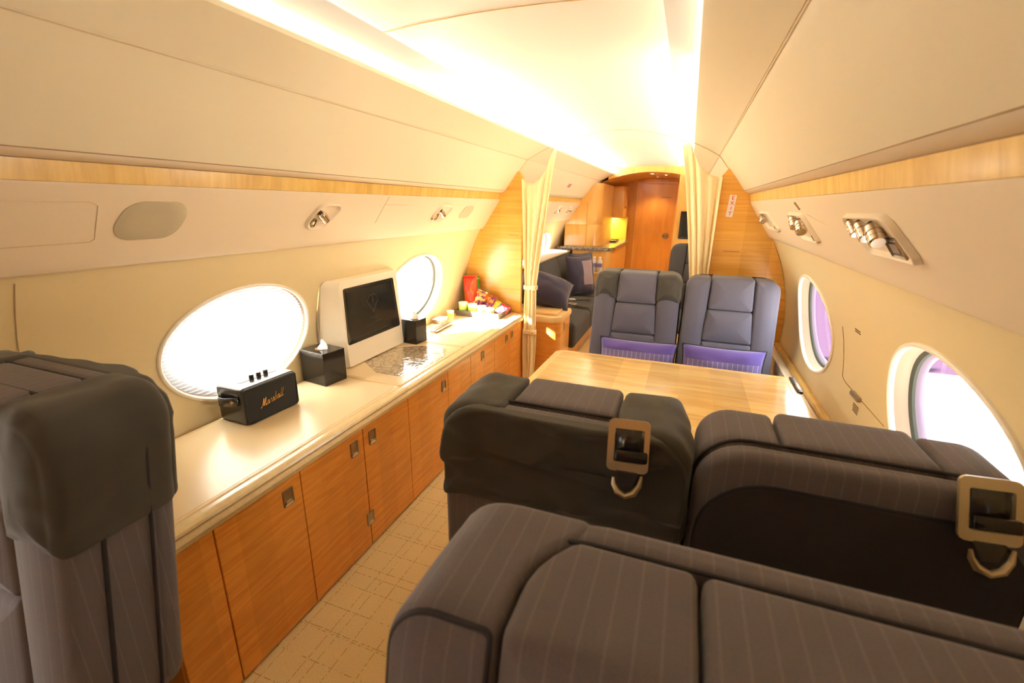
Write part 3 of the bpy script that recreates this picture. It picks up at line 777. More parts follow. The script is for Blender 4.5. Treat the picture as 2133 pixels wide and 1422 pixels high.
st = mesh_obj('strap', bm, 'blackmat', sp); md = st.modifiers.new('t', 'SOLIDIFY'); md.thickness = .004
bm = bmesh.new(); lathe(bm, [(.0005, .003), (.006, .003), (.006, -.002), (.0005, -.003)], 14, lambda x, y, z: rot @ Vector((.030 + x, ly - .015 - z, .094 + y))); mesh_obj('rivet', bm, 'gold', st)
# script lettering "Marshall" as stroked handwriting (unit height = 1)
G = {
 'M': ([[(-.55, .08), (-.42, -.02), (-.25, .10), (-.02, .60), (.18, 1.15), (.22, 1.2), (.20, .8), (.16, .3), (.15, .08), (.35, .55), (.62, 1.12), (.68, 1.2), (.62, .8), (.56, .3), (.58, .05), (.68, .03), (.82, .18)]], .86),
 'a': ([[(.42, .55), (.25, .60), (.06, .40), (.02, .15), (.14, .02), (.30, .12), (.44, .52), (.40, .2), (.44, .02), (.54, .06), (.64, .2)]], .60),
 'r': ([[(0, .12), (.12, .45), (.16, .62), (.22, .55), (.38, .55), (.34, .25), (.36, .03), (.46, .04), (.56, .2)]], .52),
 's': ([[(0, .15), (.16, .45), (.26, .66), (.30, .4), (.36, .15), (.24, .0), (.10, .06), (.3, .03), (.48, .18)]], .46),
 'h': ([[(0, .1), (.20, .6), (.36, 1.1), (.30, 1.22), (.20, 1.0), (.12, .4), (.10, .0), (.18, .35), (.34, .58), (.42, .45), (.40, .15), (.44, .02), (.54, .06), (.62, .2)]], .58),
 'l': ([[(0, .12), (.20, .55), (.38, 1.1), (.33, 1.25), (.22, 1.05), (.14, .5), (.12, .12), (.20, .01), (.30, .06), (.40, .2)]], .36)}
bm = bmesh.new(); cx = 0.0; word = 'Marshall'; tw = sum(G[c][1] for c in word); hh = .030
def smooth_pts(p, n=4):
    out = []
    for i in range(len(p) - 1):
        p0, p1, p2, p3 = [Vector(p[max(0, min(len(p) - 1, j))]) for j in (i - 1, i, i + 1, i + 2)]
        for k in range(n):
            t = k / n
            out.append(.5 * ((2 * p1) + (p2 - p0) * t + (2 * p0 - 5 * p1 + 4 * p2 - p3) * t * t + (3 * p1 - p0 - 3 * p2 + p3) * t ** 3))
    out.append(Vector(p[-1])); return out
for c in word:
    for strk in G[c][0]:
        pts = [rot @ Vector((SD / 2 - .0022, -.045 + (cx + p.x * .95 + p.y * .12) * .092 / tw, .050 + p.y * hh * .85 + (cx + p.x) / tw * .012)) for p in smooth_pts(strk)]
        tube(bm, pts, .00095 if c != 'M' else .0012, 6)
    cx += G[c][1]
o = mesh_obj('lettering', bm, 'gold', gr)

# tissue boxes
def tissue_box(x, y, w, d, h, rz, lab):
    t = thing('tissue_box', lab, 'tissue box', (x, y, CT), rz)
    bm = bmesh.new(); box(bm, (-d / 2, -w / 2, 0), (d / 2, w / 2, h), .002, 1); b = mesh_obj('body', bm, 'black', t, world=False)
    bm = bmesh.new(); lathe(bm, [(.0005, h + .0008), (.030, h + .0008), (.030, h + .0003), (.0005, h + .0003)], 20); mesh_obj('slot', bm, 'ink', t, world=False)
    bm = bmesh.new()
    def fn(u, v):
        a = u * 2 * pi; r = .022 * (1 - v) ** .8 + .002
        return (r * math.cos(a) * (1.2 + .3 * math.sin(3 * a)) + .010 * v * math.sin(5 * v), r * math.sin(a) * .7 + .012 * v, h + .036 * v + .004 * math.sin(3 * a) * v)
    grid(bm, fn, 20, 6); mesh_obj('tissue', bm, 'paper', t, world=False, sharp=180)
tissue_box(-1.004, 1.528, .120, .150, .150, math.radians(-8), 'shiny black tissue box with white tissue, left of the monitor')
tissue_box(-.958, 2.208, .100, .105, .140, math.radians(-6), 'shiny black tissue box right of the monitor, half hidden behind it')

# monitor
mo = thing('monitor', 'cream-cased monitor with dark screen standing on the counter against the left wall', 'monitor', (-1.03, 1.9, CT))
front = [(1.685, CT + .004, .012), (2.15, CT + .004, .012), (2.128, 1.028, .03), (1.662, 1.028, .03)]
def mon_x(z): return -.992 - .008 * (z - .6) / .43
bm = bmesh.new(); back = [(1.60, CT + .004, .012), (2.165, CT + .004, .012), (2.140, 1.035, .03), (1.592, 1.035, .03)]
rings = []
for cor, dx, ins in ((back, -.060, 0), (back, -.052, 0), (front, -.006, 0), (front, -.001, .002), (front, 0, .006)):
    pts = rpoly(cor, ins, 6, 3)
    ring = []
    for p in pts:
        x = mon_x(p.y) + dx
        wx = -math.sqrt(max(RW ** 2 - (p.y - ZC) ** 2, 0)) + .002
        if dx < -.02: x = max(x, wx) if False else wx + (.006 if dx > -.055 else 0)
        ring.append(bm.verts.new((x, p.x, p.y)))
    rings.append(ring)
k = len(rings[0])
for a, b in zip(rings, rings[1:]):
    for j in range(k): bm.faces.new((a[j], a[(j + 1) % k], b[(j + 1) % k], b[j]))
bm.faces.new(rings[-1]); bm.faces.new(list(reversed(rings[0])))
mesh_obj('case', bm, 'monitor', mo, sharp=30)
scr = [(1.692, .717, .008), (2.118, .717, .008), (2.084, .986, .008), (1.694, .986, .008)]
bm = bmesh.new(); loft(bm, scr, [(-.002, -.003), (.0022, -.003), (.0022, 0), (.0012, .003), (.0012, .02)], 4, 2, lambda y, h, z: (mon_x(z) + h, y, z)); s_ = mesh_obj('screen', bm, 'screen', mo)
bm = bmesh.new(); cy, cz = 1.90, .87
def L(pts, r=.0009): tube(bm, [(mon_x(p[1] + cz) + .0014, cy + p[0], cz + p[1]) for p in pts], r, 4)
L([(-.045, .03), (-.02, .058), (.02, .058), (.045, .03), (0, -.035), (-.045, .03)]); L([(0, .05), (-.012, .0), (0, -.03), (.012, 0), (0, .05)]); L([(-.03, .02), (0, -.02), (.03, .02)])
for k in range(4): L([(-.03 + k * .018, -.065), (-.03 + k * .018 + .005, -.05), (-.03 + k * .018 + .012, -.065)])
L([(-.075, -.095), (.06, -.082)], .0006)
mesh_obj('screen_logo', bm, 'logo', s_)

# remotes and small things on the counter
rm = thing('remote_control', 'slim grey remote control lying on the counter past the second tissue box', 'remote control', (-.955, 2.52, CT), math.radians(2))
bm = bmesh.new(); box(bm, (-.024, -.115, 0), (.024, .115, .022), .005, 3); mesh_obj('body', bm, 'pewter', rm, world=False)
bm = bmesh.new()
for i in range(3):
    for j in range(7): box(bm, (-.016 + i * .012, -.09 + j * .02, .0215), (-.008 + i * .012, -.08 + j * .02, .0235))
mesh_obj('buttons', bm, 'dark', rm, smooth=False, world=False)
cb = thing('card_box', 'small grey box on the counter by the wall, before the snack tray', 'box', (-1.04, 2.66, CT), 0)
bm = bmesh.new(); box(bm, (-.03, -.05, 0), (.03, .05, .03), .002, 1); mesh_obj('body', bm, 'pewter', cb, world=False)
bm = bmesh.new(); box(bm, (-.031, -.051, .03), (.031, .051, .034), .001, 1); mesh_obj('lid', bm, 'white', cb, world=False)

def cup(x, y, z, r, h, mat, lab, group='small cups'):
    t = thing('cup', lab, 'cup', (x, y, z), 0, group)
    bm = bmesh.new(); lathe(bm, [(.001, 0), (r * .88, 0), (r * .9, .002), (r, h * .92), (r * .95, h * .92), (r * .9, h * .6), (.001, h * .6)], 20); mesh_obj('body', bm, mat, t, world=False)
    bm = bmesh.new(); lathe(bm, [(.001, h * .92), (r * 1.05, h * .92), (r * 1.05, h), (r * .9, h * 1.02), (.001, h * 1.02)], 20); mesh_obj('lid', bm, 'paper', t, world=False)
    bm = bmesh.new(); lathe(bm, [(r * .925, h * .25), (r * .955, h * .25), (r * .985, h * .7), (r * .955, h * .7)], 20); mesh_obj('label_band', bm, 'lime', t, world=False)
cup(-1.035, 2.80, CT, .026, .055, 'cup', 'small pale yellow cup standing on the counter in front of the snack tray')
tr = thing('tray', 'low dark rectangular snack tray at the far end of the counter', 'tray', (-.86, 3.02, CT))
bm = bmesh.new()
TX0, TX1, TY0, TY1 = -1.045, -.70, 2.89, 3.145
loft(bm, rect(TX0, TY0, TX1, TY1, .01), [(CT, .0), (CT + .040, 0), (CT + .041, .001), (CT + .040, .006), (CT + .008, .007), (CT + .006, .012), (CT + .006, .1)], 4, 2, lambda x, h, y: (x, y, h)); mesh_obj('body', bm, 'traym', tr)
TZ = CT + .0065
cup(-1.005, 2.946, TZ, .034, .085, 'cup', 'pale yellow cup at the left front corner of the snack tray')
cup(-.93, 2.944, TZ, .034, .080, 'cup', 'pale yellow cup second from the left in the snack tray')
cup(-.858, 2.942, TZ, .032, .070, 'paper', 'white cup at the middle of the snack tray front')
cup(-.79, 2.940, TZ, .030, .060, 'paper', 'white cup at the right front of the snack tray')

def bag(x, y, z, w, h, t, mat, lab, rx=0, ry=0, rz=0):
    o = thing('snack_bag', lab, 'snack', (x, y, z), 0, 'snacks in the tray')
    Rm = Matrix.Rotation(rz, 3, 'Z') @ Matrix.Rotation(rx, 3, 'X') @ Matrix.Rotation(ry, 3, 'Y')
    bm = bmesh.new(); rnd = random.Random(sum(map(ord, lab)))
    ph = [rnd.uniform(0, 6) for _ in range(4)]
    for sg in (-1, 1):
        def fn(u, v):
            a = 2 * u - 1; b = 2 * v - 1
            tt = t / 2 * ((1 - a ** 4) * (1 - b ** 6)) ** .6 * (1 + .14 * math.sin(7 * a + ph[0]) * math.sin(6 * b + ph[1]))
            sq = 1 - .08 * (1 - b * b)
            return Rm @ Vector((a * w / 2 * sq, sg * tt, (b + 1) / 2 * h))
        grid(bm, fn, 14, 14)
    bmesh.ops.remove_doubles(bm, verts=bm.verts, dist=1e-5)
    mesh_obj('body', bm, mat, o, world=False, sharp=180)
    bm = bmesh.new()
    for b in (0, 1):
        def fn2(u, v): return Rm @ Vector(((2 * u - 1) * w / 2, .0015 * math.sin(u * 60), (h if b else 0) + (v * .010 if b else -v * .010)))
        grid(bm, fn2, 24, 1)
    s2 = mesh_obj('crimped_seal', bm, mat, o, world=False, sharp=180)
bx = thing('snack_box', 'tall green card box standing at the back of the snack tray', 'box', (-1.012, 3.105, TZ), 0)
bm = bmesh.new(); box(bm, (-.055, -.022, 0), (.052, .022, .255), .001, 1); mesh_obj('body', bm, 'green', bx, world=False)
bm = bmesh.new(); box(bm, (-.0525, -.0225, .235), (.0525, .0225, .241)); mesh_obj('closing_tape', bm, 'lime', bx, smooth=False, world=False)
bag(-.985, 3.045, TZ + .01, .115, .245, .05, 'redbag', 'tall bright red snack bag leaning on the green box', rx=-.12, ry=-.10)
bag(-.935, 3.0, TZ + .01, .085, .155, .04, 'mixbag', 'small printed bag standing in front of the red bag', rx=-.2, ry=.3)
bag(-.885, 3.03, TZ + .01, .13, .125, .05, 'brownbag', 'orange and brown crinkled bag in the middle of the tray', rx=-.5, ry=.25)
bag(-.815, 3.045, TZ + .01, .10, .085, .04, 'yellowbag', 'yellow snack bag right of the orange and brown bag', rx=-.6, ry=.45)
bag(-.775, 3.03, TZ + .01, .045, .07, .025, 'bluebag', 'small turquoise packet between the yellow and red bags', rx=-.6, ry=.5)
bag(-.735, 3.02, TZ + .01, .08, .062, .035, 'crimsonbag', 'small crimson bag at the right end of the tray', rx=-.6, ry=.4)

# ------------------------------------------------------------------ seats
def seat(name, label, W=.49, T=.185, ztop=1.0, zbot=.40, recl=.12, flare=.10, cols=None, rc=.085, rows=(.828, .65), loc=(0, 0, 0), rz=0,
         fab='fabric', cover=False, cover_z=.155, back='fabric', backinset=False, group=None, harness=False, arm=False, cushion_d=.50, rowsplit=True, padlift=.006, backcover=.215, fpipe=False, warp=0, wing_full=False, spipe=False, sidepanel=False):
    root = thing(name, label, 'seat', loc, rz, group)
    def D(x, y, z):
        k = (ztop - z)
        if warp:
            t = max(0, min(1.2, (y - .06) / (T - .11)))
            x += warp * t * t * math.exp(-((x - cols[0]) / .07) ** 2)
        return Vector((x * (1 + flare * k), y - recl * k, z))
    h = W / 2
    if cols is None: cols = [-.107, .109]
    xi0, xi1 = cols[0], cols[-1]
    shell_t = .05
    # backrest shell
    bm = bmesh.new(); sc = rect(-h, zbot, h, ztop - (0 if wing_full else .004), (.06, .06, rc, rc))
    cushion(bm, sc, T - shell_t, T, .018, 0, .004, 8, 6, D); sh = mesh_obj('backrest', bm, back, root, world=False)
    if backinset:
        bm = bmesh.new(); cushion(bm, rect(-h + .012, zbot + .03, h - .012, ztop - .055, (.05, .05, rc + .03, rc + .03)), T - .006, T + .006, .005, 0, .003, 8, 6, D); mesh_obj('back_panel', bm, 'backdark', root, world=False)
        bm = bmesh.new(); tube(bm, [D(p.x, T + .002, p.y) for p in rpoly(rect(-h + .012, zbot + .03, h - .012, ztop - .055, (.05, .05, rc + .03, rc + .03)), 0, 8, 6)], .0035, 6, closed=True); mesh_obj('back_piping', bm, 'piping', root, world=False)
    # bolsters
    for sgn in (-1, 1):
        xi = abs(xi0) if sgn < 0 else abs(xi1)
        a, b = (-h + .002, -xi - .003) if sgn < 0 else (xi + .003, h - .002)
        rr = (.03, .012, .014, rc) if sgn < 0 else (.012, .03, rc, .014)
        bm = bmesh.new(); cor = rect(a, zbot + .02, b, ztop, rr)
        if sgn < 0: cor[1] = (b - .017, zbot + .02, .012)
        else: cor[0] = (a + .017, zbot + .02, .012)
        cushion(bm, cor, -.004, T + .002 if wing_full else T - shell_t + .006, .020 if wing_full else .022, .008, 0, 8, 6, D); mesh_obj('side_bolster', bm, fab, root, world=False)
        if fpipe:
            bm = bmesh.new(); tube(bm, [D(p.x, .004, p.y) for p in rpoly(cor, .008, 8, 6)], .0045, 6, closed=True); mesh_obj('bolster_piping', bm, 'piping', root, world=False)
        bm = bmesh.new()
        tube(bm, [D(p.x, T - shell_t + .001, p.y) for p in rpoly(rect(-h, zbot, h, ztop - .002, (.06, .06, rc, rc)), -.001, 8, 6)], .0032, 6, closed=True)
        if sgn < 0: mesh_obj('piping', bm, 'piping', root, world=False)
        else: bm.free()
    if spipe:
        bm = bmesh.new(); tube(bm, [D(p.x, .055, p.y) for p in rpoly(rect(-h + .002, zbot + .02, h - .002, ztop, (.03, .03, rc, rc)), -.001, 8, 6)], .004, 6, closed=True); mesh_obj('side_piping', bm, 'piping', root, world=False)
    # middle cushions
    zr = [ztop + padlift] + [z + ztop - 1.0 for z in rows] + [zbot + .02] if rowsplit else [ztop + padlift, zbot + .02]
    for ca, cb_ in zip(cols, cols[1:]):
        for k in range(len(zr) - 1):
            zt, zb = zr[k] - .0015, zr[k + 1] + .0015
            g = lambda z: .020 * max(0, min(1, (ztop - .1 - z) / .25))
            bm = bmesh.new(); cor = [(ca + .002 - (g(zb) if ca == cols[0] else 0), zb, .012), (cb_ - .002 + (g(zb) if cb_ == cols[-1] else 0), zb, .012), (cb_ - .002 + (g(zt) if cb_ == cols[-1] else 0), zt, .014), (ca + .002 - (g(zt) if ca == cols[0] else 0), zt, .014)]
            cushion(bm, cor, -.006, (T - shell_t + .004) if k == 0 else .08, .016, .012, 0, 6, 5, D); mesh_obj('back_cushion', bm, fab, root, world=False)
    if cover:
        for sgn in (-1, 1):
            xi = abs(xi0) if sgn < 0 else abs(xi1)
            a, b = (-h - .004, -xi - .003) if sgn < 0 else (xi + .003, h + .004)
            rr = (.01, .008, .014, rc) if sgn < 0 else (.008, .01, rc, .014)
            bm = bmesh.new(); cushion(bm, rect(a, ztop - cover_z, b, ztop + .005, rr), -.012, T + .006, .026, .010, 0, 8, 8, D)
            bmesh.ops.subdivide_edges(bm, edges=bm.edges, cuts=1, use_grid_fill=True)
            for v in bm.verts:
                n_ = noise.noise(v.co * 11 + Vector((sgn * 3, 0, 0))) * .012 + noise.noise(v.co * 27) * .005
                v.co += Vector((sgn * n_ * .6, -n_ * .5, n_ * .5))
            mesh_obj('headrest_cover', bm, 'cover', root, world=False, sharp=180)
        bm = bmesh.new(); cushion(bm, rect(-h + .004, ztop - backcover + .004, h - .004, ztop + .001, (.02, .02, rc, rc)), T - .016, T + .010, .010, 0, .003, 8, 14, D)
        bmesh.ops.subdivide_edges(bm, edges=bm.edges, cuts=1, use_grid_fill=True)
        for v in bm.verts:
            q = Vector((v.co.x * 9 + v.co.z * 5, v.co.y * 4, v.co.z * 16))
            if v.co.y > T - .002 - .3 * (ztop - v.co.z) * recl: v.co.y += max(0, noise.noise(q) * .022 + noise.noise(q * 2.3) * .010 + .006)
            if v.co.z < ztop - backcover + .03: v.co.z += .010 * math.sin(v.co.x * 9 + 1)
        mesh_obj('headrest_cover', bm, 'cover', root, world=False, sharp=180)
    # seat cushion, base
    y0 = -recl * (ztop - .44)
    bm = bmesh.new(); cushion(bm, rect(-h + .01, y0 - cushion_d, h - .01, y0 + .03, .05), -.445, -.30, .035, .012, 0, 6, 4, lambda x, y, z: (x, z, -y)); mesh_obj('seat_cushion', bm, fab, root, world=False)
    bm = bmesh.new(); box(bm, (-h + .06, y0 - cushion_d + .06, .16), (h - .06, T - recl * .6 - .01, .31), .012, 2); mesh_obj('seat_base', bm, 'tan', root, world=False)
    bm = bmesh.new(); box(bm, (-h * .35, y0 - cushion_d + .16, 0), (h * .35, T - recl * .6 - .06, .125), .005, 1); mesh_obj('pedestal', bm, 'dark', root, world=False)
    if sidepanel:
        for sgn in (-1, 1):
            bm = bmesh.new(); box(bm, (sgn * (h - .018) - .016, y0 - cushion_d + .04, .14), (sgn * (h - .018) + .016, T - .03, zbot + .03), .008, 2); mesh_obj('side_panel', bm, 'tan', root, world=False)
            bm = bmesh.new(); lathe(bm, [(.001, 0), (.010, 0), (.010, .006), (.001, .008)], 14, lambda x, y, z: (sgn * (h + .0005) - sgn * .003 + sgn * z, T - .07 + x, zbot - .03 + y)); mesh_obj('recline_button', bm, 'gold', root, world=False)
    if arm:
        for sgn in (-1, 1):
            bm = bmesh.new(); box(bm, (sgn * (h + .03) - .035, y0 - .40, .30), (sgn * (h + .03) + .035, y0 + .06, .79), .03, 4); mesh_obj('armrest', bm, 'beige', root, world=False)
    if harness:
        hx = harness
        fr = Matrix.Translation(D(hx, T + (.006 if cover else 0), ztop + .028)) @ Matrix.Rotation(math.radians(19), 4, 'X') @ Matrix.Rotation(math.radians(3), 4, 'Y')
        def HP(x, y, z): return fr @ Vector((x, y, z * .92))
        bm = bmesh.new(); cor = rect(-.036, -.100, .036, 0, .010)
        outer = rpoly(cor, 0, 5, 2); inner = rpoly(rect(-.027, -.082, .024, -.018, .003), 0, 5, 2)
        A = [[bm.verts.new(HP(p.x, yy, p.y)) for p in pts] for pts, yy in ((outer, 0), (outer, .006), (inner, .006), (inner, 0))]
        kk = len(outer)
        for q in range(4):
            a, b = A[q], A[(q + 1) % 4]
            for j in range(kk): bm.faces.new((a[j], a[(j + 1) % kk], b[(j + 1) % kk], b[j]))
        hg = mesh_obj('belt_guide', bm, 'nickel', root, world=False); hg['label'] = 'satin metal belt guide hooked over the seat back'
        bm = bmesh.new(); grid(bm, lambda u, v: HP(-.022 + .044 * u, .003 + .004 * math.sin(v * pi), -.012 - .052 * v), 2, 8); o = mesh_obj('belt_webbing', bm, 'blackmat', hg, world=False); md = o.modifiers.new('t', 'SOLIDIFY'); md.thickness = .003
        bm = bmesh.new(); box(bm, (-.034, .004, -.080), (.022, .014, -.058), .004, 3)
        for v in bm.verts: v.co = HP(*v.co)
        mesh_obj('slide_bar', bm, 'black', hg, world=False)
        bm = bmesh.new(); cushion(bm, [(-.022, -.098, .004), (-.010, -.128, .004), (.010, -.128, .004), (.022, -.098, .004)], .002, .007, .002, place=HP); mesh_obj('belt_end', bm, 'blackmat', hg, world=False)
        bm = bmesh.new(); tube(bm, [HP(x, .008, z) for x, z in [(-.026, -.104), (-.023, -.122), (-.014, -.138), (0, -.145), (.014, -.138), (.021, -.125), (.022, -.112)]], [.0025, .0045, .006, .0055, .006, .0045, .0025], 8); mesh_obj('belt_hook', bm, 'nickel', hg, world=False)
    return root

# facing pair beyond the table (they face the camera)
seat('aircraft_seat', 'grey pinstripe seat facing the camera beyond the table, with dark headrest cover', W=.488, ztop=1.0, loc=(.234, 2.75, 0), fab='fabricfar', cover=True, cover_z=.155, recl=.16, flare=.05, back='fabricfar', cushion_d=.40)
seat('aircraft_seat', 'grey pinstripe seat facing the camera beyond the table, beside the right wall, no headrest cover', W=.478, ztop=1.0, loc=(.742, 2.75, 0), fab='fabricfar', recl=.16, flare=.05, back='fabricfar', cushion_d=.40)
# pair with their backs to the camera
seat('aircraft_seat', 'dark seat seen from behind, aisle side of the table, with cloth headrest cover', W=.500, T=.19, ztop=.982, zbot=.47, sidepanel=True, loc=(.279, .965, 0), rz=pi, cover=True, cover_z=.215, recl=.0, flare=.0, harness=-.138, cols=[-.107, .109], cushion_d=.42)
seat('aircraft_seat', 'dark seat seen from behind, next to the right wall, without headrest cover', W=.484, T=.19, ztop=.982, zbot=.47, loc=(.778, .965, 0), rz=pi, recl=.0, flare=.0, backinset=True, harness=-.142, cols=[-.122, .102], cushion_d=.42)
# foreground divan and left seat
seat('double_seat', 'wide pinstripe two-place seat at the bottom of the photo, closest to the camera', W=.78, T=.195, ztop=.995, loc=(.615, .305, 0), cols=[-.262, -.085, .25], rc=.15, fpipe=True, warp=.04, wing_full=True, recl=.20, flare=.0, rowsplit=False, padlift=.004, cushion_d=.45)
seat('aircraft_seat', 'grey seat beside the near end of the counter, at the left edge of the photo', W=.58, T=.18, ztop=1.045, loc=(-.70, .345, 0), cover=True, cover_z=.235, backcover=.235, recl=.14, flare=.0, cols=[-.13, .13], rc=.105, wing_full=True, spipe=True, cushion_d=.42)

# pillows on the facing seats
def pillow(x, y, z, w, h, t, rx, rz, mat, lab, group, panel=None, seed=1, ry=0):
    o = thing('pillow', lab, 'pillow', (x, y, z), 0, group)
    Rm = Matrix.Rotation(rz, 3, 'Z') @ Matrix.Rotation(ry, 3, 'Y') @ Matrix.Rotation(rx, 3, 'X')
    def surf(a, b, sg, off=0):
        e = (1 - abs(a) ** 3) * (1 - abs(b) ** 3)
        tt = t / 2 * max(e, 0) ** .55
        px = a * w / 2 * (1 - .06 * (1 - b * b)); pz = h / 2 * (1 + b * (1 - .07 * (1 - a * a)))
        wr = noise.noise(Vector((a * 2.2 + seed, b * 2.2, sg))) * .012
        return Rm @ Vector((px, sg * (tt + off) + wr * max(e, 0), pz))
    bm = bmesh.new()
    for sg in (-1, 1): grid(bm, lambda u, v: surf(2 * u - 1, 2 * v - 1, sg), 22, 18)
    bmesh.ops.remove_doubles(bm, verts=bm.verts, dist=1e-5)
    b = mesh_obj('body', bm, mat, o, world=False, sharp=180)
    bm = bmesh.new()
    ed = [(a, -1) for a in [-1 + .1 * k for k in range(20)]] + [(1, a) for a in [-1 + .1 * k for k in range(20)]] + [(-a, 1) for a in [-1 + .1 * k for k in range(20)]] + [(-1, -a) for a in [-1 + .1 * k for k in range(20)]]
    tube(bm, [surf(a, c, 1) for a, c in ed], .004, 6, closed=True); mesh_obj('piping', bm, 'piping', o, world=False)
    if panel:
        a0, a1, b0, b1, pm = panel
        bm = bmesh.new(); grid(bm, lambda u, v: surf(a0 + (a1 - a0) * u, b0 + (b1 - b0) * v, -1, .0015), 16, 12); mesh_obj('front_panel', bm, pm, o, world=False, sharp=180)
    return o
pillow(.285, 2.495, .464, .42, .20, .10, -.22, 0, 'purple', 'purple pillow with striped front on the covered seat beyond the table', 'purple pillows', (-.97, .97, -.97, .40, 'lilac'), 1)
pillow(.722, 2.495, .464, .41, .21, .10, -.22, 0, 'purple', 'purple pillow with striped front on the facing seat beside the right wall', 'purple pillows', (-.97, .97, -.97, .30, 'lilac'), 4)

# ------------------------------------------------------------------ conference table
tb = thing('conference_table', 'maple dining table with chequered veneer between the two pairs of seats', 'table', (.44, 1.65, 0))
tc = [(-.112, 1.12, .03), (.978, 1.12, .03), (.978, 2.205, .01), (-.092, 2.205, .05)]
bm = bmesh.new(); loft(bm, tc, [(.628, .012), (.626, .02), (.628, .008), (.640, .0), (.652, 0), (.658, .003), (.660, .008), (.660, .032)], 6, 3, lambda x, h, y: (x, y, h)); mesh_obj('edge_trim', bm, 'tableedge', tb)
bm = bmesh.new(); loft(bm, tc, [(.655, .034), (.6603, .034), (.6608, .036), (.6608, .1)], 6, 3, lambda x, h, y: (x, y, h)); mesh_obj('tabletop', bm, 'table', tb)
bm = bmesh.new(); box(bm, (.30, 1.53, 0), (.56, 1.77, .03), .008); box(bm, (.37, 1.58, .03), (.49, 1.72, .60), .01); box(bm, (.2, 1.45, .60), (.7, 1.85, .628), .004); mesh_obj('pedestal', bm, 'doorwood', tb)
bm = bmesh.new(); box(bm, (.966, 2.01, .655), (.986, 2.19, .666), .002); lk = mesh_obj('table_lock', bm, 'dark', tb); lk['label'] = 'dark metal slide lock at the wall end'
bm = bmesh.new(); box(bm, (.970, 2.03, .6655), (.982, 2.11, .668), .001); mesh_obj('slide', bm, 'pewter', lk)

# ------------------------------------------------------------------ forward cabin
ec = thing('end_cabinet', 'small maple cabinet beyond the bulkhead, carrying a dark purple pillow', 'cabinet', (-.5, 3.36, 0))
ecc = [(-.90, 3.20, .01), (-.335, 3.20, .09), (-.335, 3.58, .02), (-.90, 3.58, .01)]
bm = bmesh.new(); loft(bm, ecc, [(0, .012), (.53, .012)], 8, 3, lambda x, h, y: (x, y, h)); mesh_obj('body', bm, 'cabwood', ec, sharp=50)
bm = bmesh.new(); loft(bm, ecc, [(.53, .01), (.532, .002), (.545, 0), (.562, 0), (.572, .004), (.576, .012), (.576, .06)], 8, 3, lambda x, h, y: (x, y, h)); mesh_obj('cabinet_top', bm, 'tableedge', ec)
bm = bmesh.new(); box(bm, (-.78, 3.26, .576), (-.38, 3.48, .594), .006); mesh_obj('slide_out_tray', bm, 'tableedge', ec)
bm = bmesh.new(); box(bm, (-.349, 3.36, .44), (-.345, 3.40, .50), .001); mesh_obj('latch', bm, 'pewter', ec)

so = thing('sofa', 'long charcoal sofa along the left wall of the forward cabin', 'sofa', (-.65, 4.5, 0))
SY0, SY1 = 3.60, 5.52
bm = bmesh.new(); box(bm, (-.86, SY0, 0), (-.40, SY1, .22), .01); mesh_obj('sofa_base', bm, 'doorwood', so)
for k in range(3):
    a = SY0 + (SY1 - SY0) * k / 3; b = SY0 + (SY1 - SY0) * (k + 1) / 3
    bm = bmesh.new(); cushion(bm, rect(-.80, a + .002, -.30, b - .002, .03), -.435, -.215, .05, .012, 0, 6, 4, lambda x, y, z: (x, z, -y)); mesh_obj('seat_cushion', bm, 'sofa', so)
    bm = bmesh.new(); cushion(bm, rect(a + .002, .40, b - .002, .83, .03), -.006, .10, .03, .012, 0, 6, 4, lambda y, d, z: (-.70 - d - (z - .4) * .30, y, z)); mesh_obj('backrest_cushion', bm, 'sofa', so)
bm = bmesh.new(); sweep_y(bm, [(-.86, .80), (-.83, .845), (-.85, .855), (-1.075, .86), (-1.085, .80)], SY0, SY1, 1, closed=True); mesh_obj('back_shelf', bm, 'beige', so)
pillow(-.55, 3.40, .635, .44, .30, .22, -.95, .25, 'darkpurple', 'dark purple pillow slumped over the maple end cabinet beside the curtain', 'dark pillows', None, 3, ry=.28)
pillow(-.53, 4.85, .450, .36, .42, .15, -.20, .95, 'darkpurple', 'dark purple pillow with mauve front upright at the far end of the sofa', 'dark pillows', (-.05, .9, -.55, .75, 'mauve'), 8)
pillow(-.55, 5.08, .450, .34, .43, .11, -.20, .95, 'darkpurple', 'dark purple pillow behind the upright mauve-fronted one at the end of the sofa', 'dark pillows', None, 11)
def buckle(x, y, rz, lab):
    o = thing('seat_belt', lab, 'seat belt', (x, y, .449), rz, 'sofa seat belts')
    bm = bmesh.new(); pts = rpoly(rect(-.04, -.025, .04, .025, .008), 0, 4, 2)
    tube(bm, [(p.x, p.y, .006) for p in pts], .005, 6, closed=True); mesh_obj('buckle', bm, 'chrome', o, world=False)
    bm = bmesh.new(); box(bm, (.03, -.02, 0), (.19, .02, .006), .001); mesh_obj('webbing', bm, 'sofa', o, world=False)
buckle(-.56, 4.52, .5, 'chrome belt buckle on the sofa seat, nearest the upright pillow')
buckle(-.50, 4.30, -.4, 'chrome belt buckle lying nearer the camera on the sofa')

